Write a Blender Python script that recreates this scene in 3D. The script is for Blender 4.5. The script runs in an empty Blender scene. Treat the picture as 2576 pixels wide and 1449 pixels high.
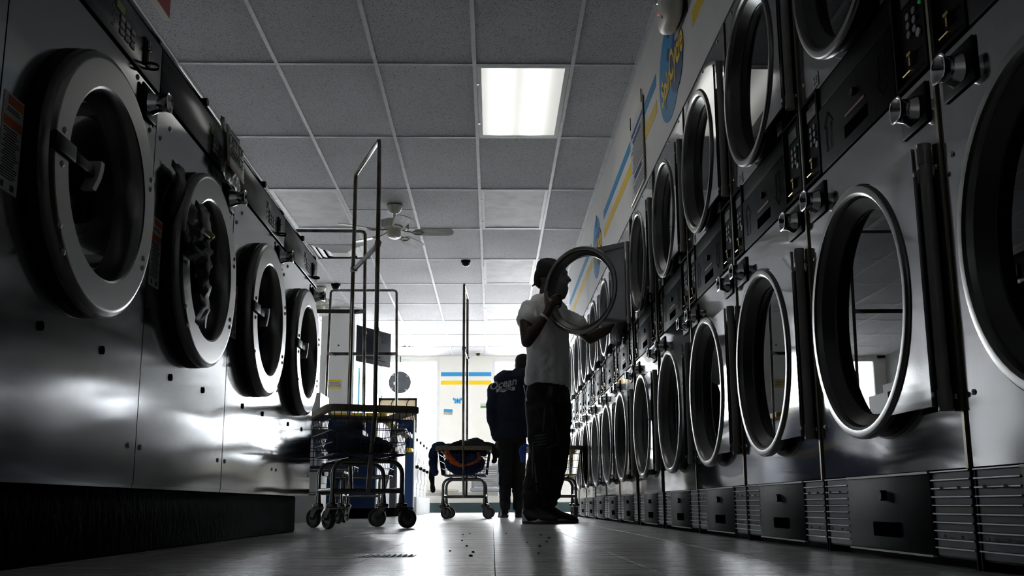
import bpy, bmesh, math, random
from mathutils import Vector, Matrix, noise
random.seed(7)
S = bpy.context.scene
COL = S.collection
PI = math.pi
R = math.radians

# ------------------------------------------------------------------ camera
cam_d = bpy.data.cameras.new('camera')
cam = bpy.data.objects.new('camera', cam_d)
COL.objects.link(cam)
S.camera = cam
PIT, YAW, ROL = R(10.522), R(1.1827), R(-0.2535)
fw = Vector((math.sin(YAW)*math.cos(PIT), math.cos(YAW)*math.cos(PIT), math.sin(PIT)))
r0 = Vector((math.cos(YAW), -math.sin(YAW), 0))
u0 = r0.cross(fw)
rr = r0*math.cos(ROL) + u0*math.sin(ROL)
uu = -r0*math.sin(ROL) + u0*math.cos(ROL)
cam.matrix_world = Matrix(((rr.x, uu.x, -fw.x, 0), (rr.y, uu.y, -fw.y, 0), (rr.z, uu.z, -fw.z, 0.125), (0, 0, 0, 1)))
cam_d.sensor_width = 36.0
cam_d.lens = 2452.0/2576.0*36.0
cam_d.shift_y = (815.1-724.5)/2576.0
cam_d.clip_start = 0.02
cam_d.clip_end = 300

# ------------------------------------------------------------------ world, light, exposure
W = bpy.data.worlds.new('overcast_sky')
S.world = W
W.use_nodes = True
bg = W.node_tree.nodes['Background']
bg.inputs[0].default_value = (0.93, 0.97, 1.0, 1)
bg.inputs[1].default_value = 40.0
S.view_settings.view_transform = 'Standard'
S.view_settings.look = 'None'
S.view_settings.gamma = 1.0
S.view_settings.use_curve_mapping = False
S.view_settings.exposure = 0.0

sun_d = bpy.data.lights.new('sun', 'SUN')          # high sun from beside the building, lighting the street outside
sun_d.energy = 260.0; sun_d.angle = R(2.0); sun_d.color = (1.0, 0.97, 0.92)
sun = bpy.data.objects.new('sun', sun_d); COL.objects.link(sun)
sun.rotation_euler = Vector((-0.62, 0.12, -0.78)).to_track_quat('-Z', 'Y').to_euler()

def portal(name, loc, sx, sz):
    l = bpy.data.lights.new(name, 'AREA')
    l.shape = 'RECTANGLE'; l.size = sx; l.size_y = sz
    l.cycles.is_portal = True
    o = bpy.data.objects.new(name, l)
    COL.objects.link(o)
    o.location = loc
    o.rotation_euler = (R(-90), 0, 0)      # shines towards -Y, into the room
    return o
YB = 17.7          # window wall
portal('window_portal_a', (-3.22, YB+0.16, 1.82), 4.5, 1.9)
portal('window_portal_b', (1.75, YB+0.16, 1.82), 3.2, 1.9)

# ------------------------------------------------------------------ materials
def nm(name):
    m = bpy.data.materials.new(name); m.use_nodes = True
    nt = m.node_tree
    return m, nt, nt.nodes['Principled BSDF']
def pm(name, col, rough=0.5, metal=0.0, spec=None, emit=None, es=0.0, coat=0.0):
    m, nt, b = nm(name)
    b.inputs['Base Color'].default_value = (*col, 1)
    b.inputs['Roughness'].default_value = rough
    b.inputs['Metallic'].default_value = metal
    if spec is not None: b.inputs['Specular IOR Level'].default_value = spec
    if emit:
        b.inputs['Emission Color'].default_value = (*emit, 1); b.inputs['Emission Strength'].default_value = es
    if coat: b.inputs['Coat Weight'].default_value = coat
    return m
def N(nt, t, **k):
    n = nt.nodes.new(t)
    for a, v in k.items():
        if a in n.inputs: n.inputs[a].default_value = v
        else: setattr(n, a, v)
    return n
def mapped(nt, scale=(1, 1, 1), obj=False):
    g = N(nt, 'ShaderNodeTexCoord') if obj else N(nt, 'ShaderNodeNewGeometry')
    mp = N(nt, 'ShaderNodeMapping'); mp.inputs['Scale'].default_value = scale
    nt.links.new(g.outputs['Object' if obj else 'Position'], mp.inputs[0])
    return mp
def ramp(nt, fac, stops):
    r = N(nt, 'ShaderNodeValToRGB'); e = r.color_ramp.elements
    while len(e) < len(stops): e.new(0.5)
    for i, (p, c) in enumerate(stops): e[i].position = p; e[i].color = (*c, 1)
    nt.links.new(fac, r.inputs[0]); return r
def noisy(name, c1, c2, scale=8, rough=0.6, metal=0.0, stretch=(1, 1, 1), bump=0.0, bd=0.01, lo=0.35, hi=0.65, detail=6, spec=None, obj=False):
    m, nt, b = nm(name)
    mp = mapped(nt, stretch, obj)
    n = N(nt, 'ShaderNodeTexNoise', Scale=scale, Detail=detail)
    nt.links.new(mp.outputs[0], n.inputs['Vector'])
    r = ramp(nt, n.outputs['Fac'], [(lo, c1), (hi, c2)])
    nt.links.new(r.outputs[0], b.inputs['Base Color'])
    b.inputs['Roughness'].default_value = rough; b.inputs['Metallic'].default_value = metal
    if spec is not None: b.inputs['Specular IOR Level'].default_value = spec
    if bump:
        bp = N(nt, 'ShaderNodeBump', Strength=bump, Distance=bd)
        nt.links.new(n.outputs['Fac'], bp.inputs['Height']); nt.links.new(bp.outputs[0], b.inputs['Normal'])
    return m

def steel(name, col, rough, wave, wd, wscale=(0.5, 2.2, 2.6)):
    # brushed sheet steel: fine vertical grain plus the slow waviness of thin sheet
    m, nt, b = nm(name)
    b.inputs['Anisotropic'].default_value = 0.6
    tg = N(nt, 'ShaderNodeCombineXYZ'); tg.inputs[1].default_value = 1.0      # the vertical grain spreads light sideways
    nt.links.new(tg.outputs[0], b.inputs['Tangent'])
    b.inputs['Metallic'].default_value = 1.0
    mp = mapped(nt, (150, 220, 4.0))
    n = N(nt, 'ShaderNodeTexNoise', Scale=3.0, Detail=4)
    nt.links.new(mp.outputs[0], n.inputs['Vector'])
    c = ramp(nt, n.outputs['Fac'], [(0.3, tuple(x*0.94 for x in col)), (0.7, tuple(min(1, x*1.05) for x in col))])
    nt.links.new(c.outputs[0], b.inputs['Base Color'])
    rg = N(nt, 'ShaderNodeMapRange'); rg.inputs[3].default_value = rough*0.9; rg.inputs[4].default_value = rough*1.15
    nt.links.new(n.outputs['Fac'], rg.inputs[0]); nt.links.new(rg.outputs[0], b.inputs['Roughness'])
    mp2 = mapped(nt, wscale)
    n2 = N(nt, 'ShaderNodeTexNoise', Scale=1.6, Detail=1.0)
    nt.links.new(mp2.outputs[0], n2.inputs['Vector'])
    bp = N(nt, 'ShaderNodeBump', Strength=wave, Distance=wd)
    nt.links.new(n2.outputs['Fac'], bp.inputs['Height'])
    nt.links.new(bp.outputs[0], b.inputs['Normal'])
    return m

M = {}
M['steel'] = steel('washer_steel', (0.35, 0.35, 0.358), 0.105, 1.0, 0.0065, (0.3, 0.55, 2.6))
M['steel_dry'] = steel('dryer_steel', (0.35, 0.35, 0.358), 0.07, 1.0, 0.009, (0.3, 1.0, 2.2))
M['ring'] = pm('satin_steel_ring', (0.23, 0.226, 0.222), 0.30, 1.0)
M['ringw'] = pm('washer_door_steel', (0.27, 0.265, 0.26), 0.26, 1.0)
M['postm'] = pm('hinge_steel', (0.42, 0.41, 0.395), 0.5, 0.3, spec=0.3)
M['brass'] = pm('aged_brass_strip', (0.26, 0.23, 0.17), 0.4, 0.8)
M['gold'] = pm('coin_slot_brass', (0.75, 0.55, 0.25), 0.25, 1.0)
M['chrome'] = pm('chrome', (0.88, 0.88, 0.90), 0.12, 1.0)
M['tube'] = noisy('cart_tube_steel', (0.10, 0.095, 0.085), (0.17, 0.165, 0.16), 9, 0.25, 1.0)
M['rust'] = noisy('worn_rack_tube', (0.14, 0.11, 0.07), (0.26, 0.255, 0.25), 7, 0.3, 1.0, lo=0.42, hi=0.6)
M['black'] = pm('black_plastic', (0.006, 0.006, 0.007), 0.45, spec=0.06)
M['panel'] = noisy('black_enamel_panel', (0.007, 0.007, 0.0085), (0.010, 0.0095, 0.012), 30, 0.5, spec=0.02)
M['glossblack'] = pm('gloss_black_control', (0.006, 0.006, 0.007), 0.2, spec=0.22)
M['rubber'] = pm('black_rubber', (0.006, 0.006, 0.006), 0.5, spec=0.1)
M['tyre'] = pm('grey_black_tyre', (0.03, 0.03, 0.032), 0.5)
M['hub'] = pm('caster_hub', (0.16, 0.16, 0.17), 0.4, 0.3)
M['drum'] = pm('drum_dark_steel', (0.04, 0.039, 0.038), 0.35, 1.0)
M['inner'] = pm('washer_drum_steel', (0.12, 0.118, 0.115), 0.25, 1.0)
M['barrel'] = pm('dark_door_barrel', (0.13, 0.128, 0.125), 0.36, 1.0)
M['key'] = pm('grey_key', (0.20, 0.20, 0.20), 0.5)
M['keyw'] = pm('pale_key', (0.42, 0.42, 0.42), 0.5)
M['lcd'] = pm('green_display', (0.05, 0.075, 0.01), 0.4, emit=(0.35, 0.55, 0.05), es=0.012)
M['dim'] = pm('dark_display', (0.03, 0.03, 0.035), 0.2)
M['outline'] = pm('grey_print', (0.10, 0.10, 0.11), 0.5)
M['redprint'] = pm('red_print', (0.25, 0.04, 0.02), 0.5)
M['numplate'] = pm('number_sticker', (0.30, 0.30, 0.36), 0.4)
M['ink'] = pm('black_ink', (0.015, 0.015, 0.02), 0.6)
M['paper'] = noisy('sticker_paper', (0.52, 0.52, 0.52), (0.62, 0.62, 0.62), 20, 0.5)
M['orange'] = pm('warning_orange', (0.55, 0.12, 0.03), 0.5)
M['wallpaint'] = noisy('cream_wall_paint', (0.72, 0.71, 0.68), (0.76, 0.75, 0.72), 3, 0.55)
M['wallback'] = noisy('cream_back_wall', (0.88, 0.85, 0.78), (0.91, 0.88, 0.83), 3, 0.6)
M['darkwall'] = pm('side_wall_paint', (0.42, 0.42, 0.42), 0.7)
M['blue'] = pm('sky_blue_stripe', (0.04, 0.27, 0.54), 0.5, spec=0.1)
M['blue_d'] = pm('deep_blue_print', (0.012, 0.06, 0.21), 0.5, spec=0.1)
M['yellow'] = pm('yellow_stripe', (0.80, 0.53, 0.012), 0.5, spec=0.2)
M['white'] = pm('white_paint', (0.80, 0.80, 0.79), 0.45)
M['cream'] = pm('cream_plastic', (0.72, 0.69, 0.60), 0.4)
M['tbar'] = noisy('ceiling_grid_white', (0.60, 0.61, 0.63), (0.70, 0.71, 0.73), 14, 0.45)
M['teal'] = pm('dark_teal_baseboard', (0.02, 0.05, 0.055), 0.5)
M['tealp'] = pm('teal_post', (0.05, 0.30, 0.36), 0.5)
M['bluepanel'] = noisy('blue_laminate', (0.009, 0.035, 0.12), (0.011, 0.04, 0.135), 6, 0.5, spec=0.25)
M['greylam'] = noisy('speckled_grey_laminate', (0.14, 0.135, 0.125), (0.26, 0.25, 0.235), 160, 0.5)
M['tan'] = noisy('tan_bumper', (0.15, 0.125, 0.085), (0.22, 0.185, 0.125), 40, 0.6, spec=0.2)
M['wireblue'] = pm('blue_wire', (0.01, 0.025, 0.09), 0.35, 0.0, spec=0.3)
M['wireyel'] = pm('yellow_wire', (0.50, 0.36, 0.02), 0.4)
M['concrete'] = noisy('grey_concrete', (0.34, 0.34, 0.35), (0.50, 0.50, 0.51), 9, 0.8)
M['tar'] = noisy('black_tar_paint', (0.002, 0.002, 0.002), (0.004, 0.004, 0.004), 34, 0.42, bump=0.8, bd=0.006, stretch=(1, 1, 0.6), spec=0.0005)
M['appliance'] = pm('white_enamel', (0.80, 0.80, 0.80), 0.25)
M['seatg'] = pm('grey_seat', (0.20, 0.20, 0.23), 0.5)
M['seatt'] = noisy('tan_seat', (0.36, 0.30, 0.24), (0.42, 0.36, 0.29), 8, 0.5)
M['skin'] = noisy('dark_brown_skin', (0.050, 0.028, 0.019), (0.064, 0.036, 0.024), 30, 0.45)
M['hair'] = pm('black_beard', (0.008, 0.007, 0.006), 0.7)
M['tee'] = noisy('white_cotton', (0.82, 0.82, 0.82), (0.88, 0.88, 0.88), 60, 0.85, bump=0.2, bd=0.004)
M['jeans'] = noisy('washed_black_denim', (0.007, 0.007, 0.008), (0.05, 0.05, 0.052), 16, 0.85, bump=0.6, bd=0.01, lo=0.45, hi=0.85)
M['cap'] = pm('black_cap_cloth', (0.008, 0.008, 0.009), 0.8)
M['hoodie'] = noisy('navy_fleece', (0.006, 0.011, 0.03), (0.010, 0.017, 0.042), 20, 0.9, bump=0.3, bd=0.006)
M['pants'] = pm('black_trousers', (0.006, 0.006, 0.008), 0.85)
M['shoe'] = pm('black_shoe', (0.008, 0.008, 0.008), 0.6)
M['sole'] = pm('dark_grey_sole', (0.05, 0.05, 0.05), 0.5)
M['swoop'] = pm('pale_grey_shoe_trim', (0.50, 0.50, 0.50), 0.5)
M['lace'] = pm('black_lace', (0.02, 0.02, 0.02), 0.8)
M['navy'] = noisy('navy_cloth', (0.008, 0.02, 0.07), (0.016, 0.035, 0.11), 14, 0.9, bump=0.4, bd=0.01)
M['blackcloth'] = noisy('black_cloth', (0.006, 0.006, 0.009), (0.015, 0.015, 0.02), 14, 0.9, bump=0.4, bd=0.01)
M['orangecloth'] = noisy('orange_cloth', (0.55, 0.09, 0.01), (0.75, 0.15, 0.02), 14, 0.9)
M['green'] = pm('grass_green_print', (0.12, 0.25, 0.06), 0.6)
M['brightblue'] = noisy('bright_blue_cloth', (0.01, 0.05, 0.35), (0.02, 0.09, 0.5), 14, 0.8)
M['greycloth'] = noisy('grey_cloth', (0.12, 0.12, 0.12), (0.22, 0.22, 0.22), 12, 0.9, bump=0.4, bd=0.01)
M['tape'] = noisy('grey_duct_tape', (0.03, 0.03, 0.03), (0.075, 0.075, 0.07), 20, 0.5, bump=0.5, bd=0.006, spec=0.15)
M['tapey'] = pm('yellow_tape', (0.55, 0.47, 0.02), 0.4)
M['notice'] = noisy('grubby_paper', (0.62, 0.59, 0.50), (0.74, 0.71, 0.63), 22, 0.5)
M['rednote'] = pm('dark_red_band', (0.28, 0.02, 0.03), 0.5)
M['plasticbag'] = noisy('crumpled_clear_wrap', (0.16, 0.155, 0.15), (0.40, 0.39, 0.37), 26, 0.25, bump=1.0, bd=0.02)
M['redsign'] = pm('red_sign_board', (0.30, 0.015, 0.015), 0.5)
M['blade'] = noisy('white_woodgrain_blade', (0.42, 0.42, 0.42), (0.66, 0.66, 0.66), 4, 0.35, stretch=(1, 7, 1), obj=True)
M['tv'] = pm('black_tv_shell', (0.005, 0.006, 0.010), 0.6, spec=0.03)
M['mirrorback'] = noisy('charcoal_mirror_back', (0.03, 0.035, 0.045), (0.05, 0.055, 0.065), 12, 0.5)
M['beige'] = pm('beige_board', (0.65, 0.52, 0.33), 0.6)
M['asphalt'] = pm('outdoor_paving', (0.45, 0.45, 0.45), 0.8)
M['led'] = pm('red_led', (0.8, 0.02, 0.02), 0.4, emit=(1, 0.05, 0.03), es=1.2)
M['ledg'] = pm('green_led', (0.02, 0.3, 0.08), 0.4, emit=(0.02, 0.5, 0.12), es=0.15)
M['frame_white'] = pm('white_window_frame', (0.82, 0.82, 0.82), 0.4)
M['vent'] = pm('vent_white_metal', (0.62, 0.62, 0.62), 0.45)
M['dark'] = pm('dark_void', (0.003, 0.003, 0.003), 0.9, spec=0.0)

def ceiling_tile_mat():
    m, nt, b = nm('fissured_ceiling_tile')
    mp = mapped(nt, (1, 1, 1))
    n = N(nt, 'ShaderNodeTexNoise', Scale=150.0, Detail=2.0, Roughness=0.6)
    nt.links.new(mp.outputs[0], n.inputs['Vector'])
    r = ramp(nt, n.outputs['Fac'], [(0.36, (0.13, 0.13, 0.14)), (0.42, (0.66, 0.65, 0.69))])
    n2 = N(nt, 'ShaderNodeTexNoise', Scale=1.2, Detail=3)
    nt.links.new(mp.outputs[0], n2.inputs['Vector'])
    r2 = ramp(nt, n2.outputs['Fac'], [(0.3, (0.86, 0.86, 0.86)), (0.65, (1, 1, 1))])
    mx = N(nt, 'ShaderNodeMix', data_type='RGBA', blend_type='MULTIPLY'); mx.inputs[0].default_value = 1
    nt.links.new(r.outputs[0], mx.inputs[6]); nt.links.new(r2.outputs[0], mx.inputs[7])
    nt.links.new(mx.outputs[2], b.inputs['Base Color'])
    b.inputs['Roughness'].default_value = 0.85
    bp = N(nt, 'ShaderNodeBump', Strength=0.5, Distance=0.004)
    nt.links.new(n.outputs['Fac'], bp.inputs['Height']); nt.links.new(bp.outputs[0], b.inputs['Normal'])
    return m
M['tile'] = ceiling_tile_mat()

def floor_mat():
    m, nt, b = nm('worn_vinyl_tile')
    mp = mapped(nt, (1.8, 4, 1))
    n = N(nt, 'ShaderNodeTexNoise', Scale=4.0, Detail=7, Roughness=0.65)
    nt.links.new(mp.outputs[0], n.inputs['Vector'])
    r = ramp(nt, n.outputs['Fac'], [(0.28, (0.42, 0.41, 0.39)), (0.5, (0.60, 0.59, 0.57)), (0.75, (0.68, 0.67, 0.65))])
    mp2 = mapped(nt, (0.6, 16, 1))
    n2 = N(nt, 'ShaderNodeTexNoise', Scale=2.0, Detail=4)
    nt.links.new(mp2.outputs[0], n2.inputs['Vector'])
    r2 = ramp(nt, n2.outputs['Fac'], [(0.3, (0.75, 0.75, 0.75)), (0.6, (1, 1, 1))])
    mx = N(nt, 'ShaderNodeMix', data_type='RGBA', blend_type='MULTIPLY'); mx.inputs[0].default_value = 0.35
    nt.links.new(r.outputs[0], mx.inputs[6]); nt.links.new(r2.outputs[0], mx.inputs[7])
    nt.links.new(mx.outputs[2], b.inputs['Base Color'])
    rg = N(nt, 'ShaderNodeMapRange'); rg.inputs[3].default_value = 0.23; rg.inputs[4].default_value = 0.32
    nt.links.new(n2.outputs['Fac'], rg.inputs[0]); nt.links.new(rg.outputs[0], b.inputs['Roughness'])
    return m
M['floor'] = floor_mat()
M['grout'] = pm('dark_floor_seam', (0.05, 0.048, 0.045), 0.8)

def glass_mat(name, tint, ior, gloss=0.0):
    m = bpy.data.materials.new(name); m.use_nodes = True
    nt = m.node_tree; nt.nodes.clear()
    o = N(nt, 'ShaderNodeOutputMaterial'); mix = N(nt, 'ShaderNodeMixShader')
    tr = N(nt, 'ShaderNodeBsdfTransparent'); tr.inputs[0].default_value = (*tint, 1)
    gl = N(nt, 'ShaderNodeBsdfGlossy'); gl.inputs['Roughness'].default_value = gloss
    fr = N(nt, 'ShaderNodeFresnel'); fr.inputs[0].default_value = ior
    nt.links.new(fr.outputs[0], mix.inputs[0]); nt.links.new(tr.outputs[0], mix.inputs[1]); nt.links.new(gl.outputs[0], mix.inputs[2])
    nt.links.new(mix.outputs[0], o.inputs[0])
    return m
M['glass'] = glass_mat('door_glass', (0.45, 0.45, 0.47), 1.36)
M['clear'] = glass_mat('clear_door_glass', (0.93, 0.93, 0.94), 1.45)
M['window'] = glass_mat('window_glass', (0.96, 0.97, 0.97), 1.3)
M['acrylic'] = glass_mat('clear_acrylic', (0.97, 0.97, 0.97), 1.3)

def lens_mat(lit):
    m, nt, b = nm('lit_prismatic_lens' if lit else 'unlit_prismatic_lens')
    if lit:
        # two tubes glow through the lens
        tc = N(nt, 'ShaderNodeTexCoord'); sp = N(nt, 'ShaderNodeSeparateXYZ')
        nt.links.new(tc.outputs['Object'], sp.inputs[0])
        tot = None
        for c in (-0.135, 0.095):
            a = N(nt, 'ShaderNodeMath', operation='SUBTRACT'); a.inputs[1].default_value = c
            nt.links.new(sp.outputs[0], a.inputs[0])
            p = N(nt, 'ShaderNodeMath', operation='MULTIPLY'); nt.links.new(a.outputs[0], p.inputs[0]); nt.links.new(a.outputs[0], p.inputs[1])
            s = N(nt, 'ShaderNodeMath', operation='MULTIPLY'); s.inputs[1].default_value = -160.0; nt.links.new(p.outputs[0], s.inputs[0])
            e = N(nt, 'ShaderNodeMath', operation='EXPONENT'); nt.links.new(s.outputs[0], e.inputs[0])
            if tot is None: tot = e
            else:
                q = N(nt, 'ShaderNodeMath', operation='ADD'); nt.links.new(tot.outputs[0], q.inputs[0]); nt.links.new(e.outputs[0], q.inputs[1]); tot = q
        mr = N(nt, 'ShaderNodeMapRange'); mr.inputs[3].default_value = 0.55; mr.inputs[4].default_value = 1.6
        nt.links.new(tot.outputs[0], mr.inputs[0]); nt.links.new(mr.outputs[0], b.inputs['Emission Strength'])
        b.inputs['Emission Color'].default_value = (1.0, 1.0, 0.95, 1)
        b.inputs['Base Color'].default_value = (0.5, 0.5, 0.48, 1)
    else:
        mp = mapped(nt, (3, 3, 3)); n = N(nt, 'ShaderNodeTexNoise', Scale=2.2, Detail=6)
        nt.links.new(mp.outputs[0], n.inputs['Vector'])
        r = ramp(nt, n.outputs['Fac'], [(0.35, (0.40, 0.40, 0.42)), (0.6, (0.54, 0.54, 0.56))])
        nt.links.new(r.outputs[0], b.inputs['Base Color'])
    b.inputs['Roughness'].default_value = 0.55
    return m
M['lens_on'] = lens_mat(True)
M['lens_off'] = lens_mat(False)

# ------------------------------------------------------------------ mesh helpers
class MB:
    def __init__(s): s.v = []; s.f = []
    def add(s, vs, fs):
        o = len(s.v); s.v += [Vector(p) for p in vs]; s.f += [tuple(i+o for i in f) for f in fs]; return s
    def box(s, a, b, bev=0.0):
        (x0, y0, z0), (x1, y1, z1) = a, b
        if x0 > x1: x0, x1 = x1, x0
        if y0 > y1: y0, y1 = y1, y0
        if z0 > z1: z0, z1 = z1, z0
        if bev <= 0:
            return s.add([(x, y, z) for z in (z0, z1) for y in (y0, y1) for x in (x0, x1)],
                         [(0, 2, 3, 1), (4, 5, 7, 6), (0, 1, 5, 4), (2, 6, 7, 3), (0, 4, 6, 2), (1, 3, 7, 5)])
        bm = bmesh.new(); bmesh.ops.create_cube(bm, size=1)
        for v in bm.verts:
            v.co = Vector(((x0+x1)/2+v.co.x*(x1-x0), (y0+y1)/2+v.co.y*(y1-y0), (z0+z1)/2+v.co.z*(z1-z0)))
        bmesh.ops.bevel(bm, geom=bm.edges[:], offset=bev, segments=2, affect='EDGES', profile=0.5)
        s.bm(bm); return s
    def bm(s, bm):
        bm.verts.index_update()
        s.add([v.co.copy() for v in bm.verts], [tuple(v.index for v in f.verts) for f in bm.faces]); bm.free(); return s
    def tube(s, pts, r, n=8, closed=False):
        pts = [Vector(p) for p in pts]; rs = r if isinstance(r, (list, tuple)) else [r]*len(pts)
        m = len(pts); rings = []; up = None
        for i in range(m):
            if closed: t = pts[(i+1) % m]-pts[i-1]
            else: t = pts[min(i+1, m-1)]-pts[max(i-1, 0)]
            t.normalize()
            if up is None:
                up = Vector((0, 0, 1)) if abs(t.z) < 0.9 else Vector((1, 0, 0))
            a = t.cross(up)
            if a.length < 1e-4: a = t.orthogonal()
            a.normalize(); b = a.cross(t).normalized(); up = b
            rings.append([pts[i]+a*(rs[i]*math.cos(2*PI*k/n))+b*(rs[i]*math.sin(2*PI*k/n)) for k in range(n)])
        vs = [p for q in rings for p in q]; fs = []
        for i in range(m if closed else m-1):
            j = (i+1) % m
            for k in range(n):
                l = (k+1) % n; fs.append((i*n+k, i*n+l, j*n+l, j*n+k))
        if not closed:
            fs.append(tuple(range(n))[::-1]); fs.append(tuple((m-1)*n+k for k in range(n)))
        return s.add(vs, fs)
    def lathe(s, prof, c=(0, 0, 0), axis='x', n=48, a0=0.0, a1=2*PI):
        # prof: list of (radius, distance along the axis)
        c = Vector(c); full = abs(a1-a0-2*PI) < 1e-6; k = n if full else n+1
        ax = {'x': ((0, 1, 0), (0, 0, 1), (1, 0, 0)), 'y': ((1, 0, 0), (0, 0, 1), (0, 1, 0)), 'z': ((1, 0, 0), (0, 1, 0), (0, 0, 1))}[axis]
        A, B, C = map(Vector, ax); vs = []
        for (r, h) in prof:
            for i in range(k):
                t = a0+(a1-a0)*i/n
                vs.append(c+A*(r*math.cos(t))+B*(r*math.sin(t))+C*h)
        fs = []
        for j in range(len(prof)-1):
            for i in range(n):
                l = (i+1) % k
                fs.append((j*k+i, j*k+l, (j+1)*k+l, (j+1)*k+i))
        if full:
            if prof[0][0] > 1e-6 and s_cap(prof, 0): fs.append(tuple(range(k))[::-1])
            if prof[-1][0] > 1e-6 and s_cap(prof, -1): fs.append(tuple((len(prof)-1)*k+i for i in range(k)))
        return s.add(vs, fs)
    def ring(s, prof, c=(0, 0, 0), axis='x', n=48):       # closed profile
        return s.lathe(list(prof)+[prof[0]], c, axis, n)
    def disc(s, r, c, axis='x', t=0.004, n=32):
        return s.lathe([(r*1e-4, -t/2), (r, -t/2), (r, t/2), (r*1e-4, t/2)], c, axis, n)
    def prism(s, poly, axis, d0, d1):
        # poly: 2-D outline; axis: the extrusion axis
        n = len(poly)
        def pt(a, b, d): return {'x': (d, a, b), 'y': (a, d, b), 'z': (a, b, d)}[axis]
        vs = [pt(a, b, d0) for a, b in poly]+[pt(a, b, d1) for a, b in poly]
        fs = [tuple(range(n)), tuple(range(n, 2*n))[::-1]]+[(i, (i+1) % n, n+(i+1) % n, n+i) for i in range(n)]
        return s.add(vs, fs)
    def sphere(s, c, r, n=12, m=8, sc=(1, 1, 1)):
        vs = []; fs = []; c = Vector(c)
        for j in range(m+1):
            ph = -PI/2+PI*j/m
            for i in range(n):
                t = 2*PI*i/n
                vs.append(c+Vector((r*sc[0]*math.cos(ph)*math.cos(t), r*sc[1]*math.cos(ph)*math.sin(t), r*sc[2]*math.sin(ph))))
        for j in range(m):
            for i in range(n):
                l = (i+1) % n; fs.append((j*n+i, j*n+l, (j+1)*n+l, (j+1)*n+i))
        s.add(vs, fs); return s
    def xf(s, mat):
        s.v = [mat @ p for p in s.v]; return s
    def build(s, name, mat, parent=None, smooth=35, loc=None):
        me = bpy.data.meshes.new(name)
        me.from_pydata([tuple(p) for p in s.v], [], s.f)
        bm = bmesh.new(); bm.from_mesh(me)
        bmesh.ops.remove_doubles(bm, verts=bm.verts, dist=1e-6)
        bmesh.ops.recalc_face_normals(bm, faces=bm.faces)
        bm.to_mesh(me); bm.free()
        me.materials.append(M[mat] if isinstance(mat, str) else mat)
        if smooth:
            me.shade_smooth(); me.set_sharp_from_angle(angle=R(smooth))
        o = bpy.data.objects.new(name, me); COL.objects.link(o)
        if parent: o.parent = parent
        if loc is not None: o.location = loc
        return o
def s_cap(prof, i): return False

def empty(name, loc=(0, 0, 0), rz=0.0):
    o = bpy.data.objects.new(name, None); COL.objects.link(o)
    o.empty_display_size = 0.1; o.location = loc; o.rotation_euler = (0, 0, rz); return o
def tag(o, label=None, cat=None, group=None, kind=None):
    if label: o['label'] = label
    if cat: o['category'] = cat
    if group: o['group'] = group
    if kind: o['kind'] = kind
    return o
def struct(o): o['kind'] = 'structure'; return o
def copy_tree(o, parent=None):
    c = o.copy(); COL.objects.link(c)
    if parent: c.parent = parent
    for ch in list(o.children): copy_tree(ch, c)
    return c
def text(name, body, size, mat, parent, mtx, ext=0.0006, sx=1.0, shear=0.0, align='CENTER', bold=0.0):
    cu = bpy.data.curves.new(name, 'FONT'); cu.body = body; cu.size = size; cu.align_x = align; cu.align_y = 'CENTER'
    cu.extrude = ext; cu.shear = shear; cu.offset = bold; cu.resolution_u = 4
    t = bpy.data.objects.new(name, cu); COL.objects.link(t)
    dg = bpy.context.evaluated_depsgraph_get()
    me = bpy.data.meshes.new_from_object(t.evaluated_get(dg))
    bpy.data.objects.remove(t); bpy.data.curves.remove(cu)
    me.transform(Matrix.Diagonal((sx, 1, 1, 1))); me.transform(mtx)
    me.name = name
    me.materials.clear(); me.materials.append(M[mat])
    o = bpy.data.objects.new(name, me); COL.objects.link(o)
    if parent: o.parent = parent
    return o
def face_mx(p):    # reads from the aisle on the right-hand wall (faces -X)
    return Matrix(((0, 0, -1, p[0]), (-1, 0, 0, p[1]), (0, 1, 0, p[2]), (0, 0, 0, 1)))
def face_px(p):    # faces +X
    return Matrix(((0, 0, 1, p[0]), (1, 0, 0, p[1]), (0, 1, 0, p[2]), (0, 0, 0, 1)))
def face_my(p):    # faces -Y
    return Matrix(((1, 0, 0, p[0]), (0, 0, -1, p[1]), (0, 1, 0, p[2]), (0, 0, 0, 1)))
def holed_panel(mb, y0, y1, z0, z1, cy, cz, r, x, n=48, turn=0.02):
    # sheet in the plane x with a round hole whose edge turns inwards
    angs = sorted(set([2*PI*i/n for i in range(n)]+[math.atan2(z-cz, y-cy) % (2*PI) for y in (y0, y1) for z in (z0, z1)]))
    inn = []; out = []; tur = []
    for a in angs:
        c, s_ = math.cos(a), math.sin(a); t = 1e9
        if c > 1e-9: t = min(t, (y1-cy)/c)
        if c < -1e-9: t = min(t, (y0-cy)/c)
        if s_ > 1e-9: t = min(t, (z1-cz)/s_)
        if s_ < -1e-9: t = min(t, (z0-cz)/s_)
        out.append((x, cy+c*t, cz+s_*t)); inn.append((x, cy+c*r, cz+s_*r)); tur.append((x+turn, cy+c*r, cz+s_*r))
    k = len(angs)
    mb.add(inn+out+tur, [(i, (i+1) % k, k+(i+1) % k, k+i) for i in range(k)]+[(2*k+i, 2*k+(i+1) % k, (i+1) % k, i) for i in range(k)])
    return mb

# ------------------------------------------------------------------ the setting
ZC = 2.815                 # ceiling
XR = 0.906                 # right wall and dryer fronts
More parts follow.
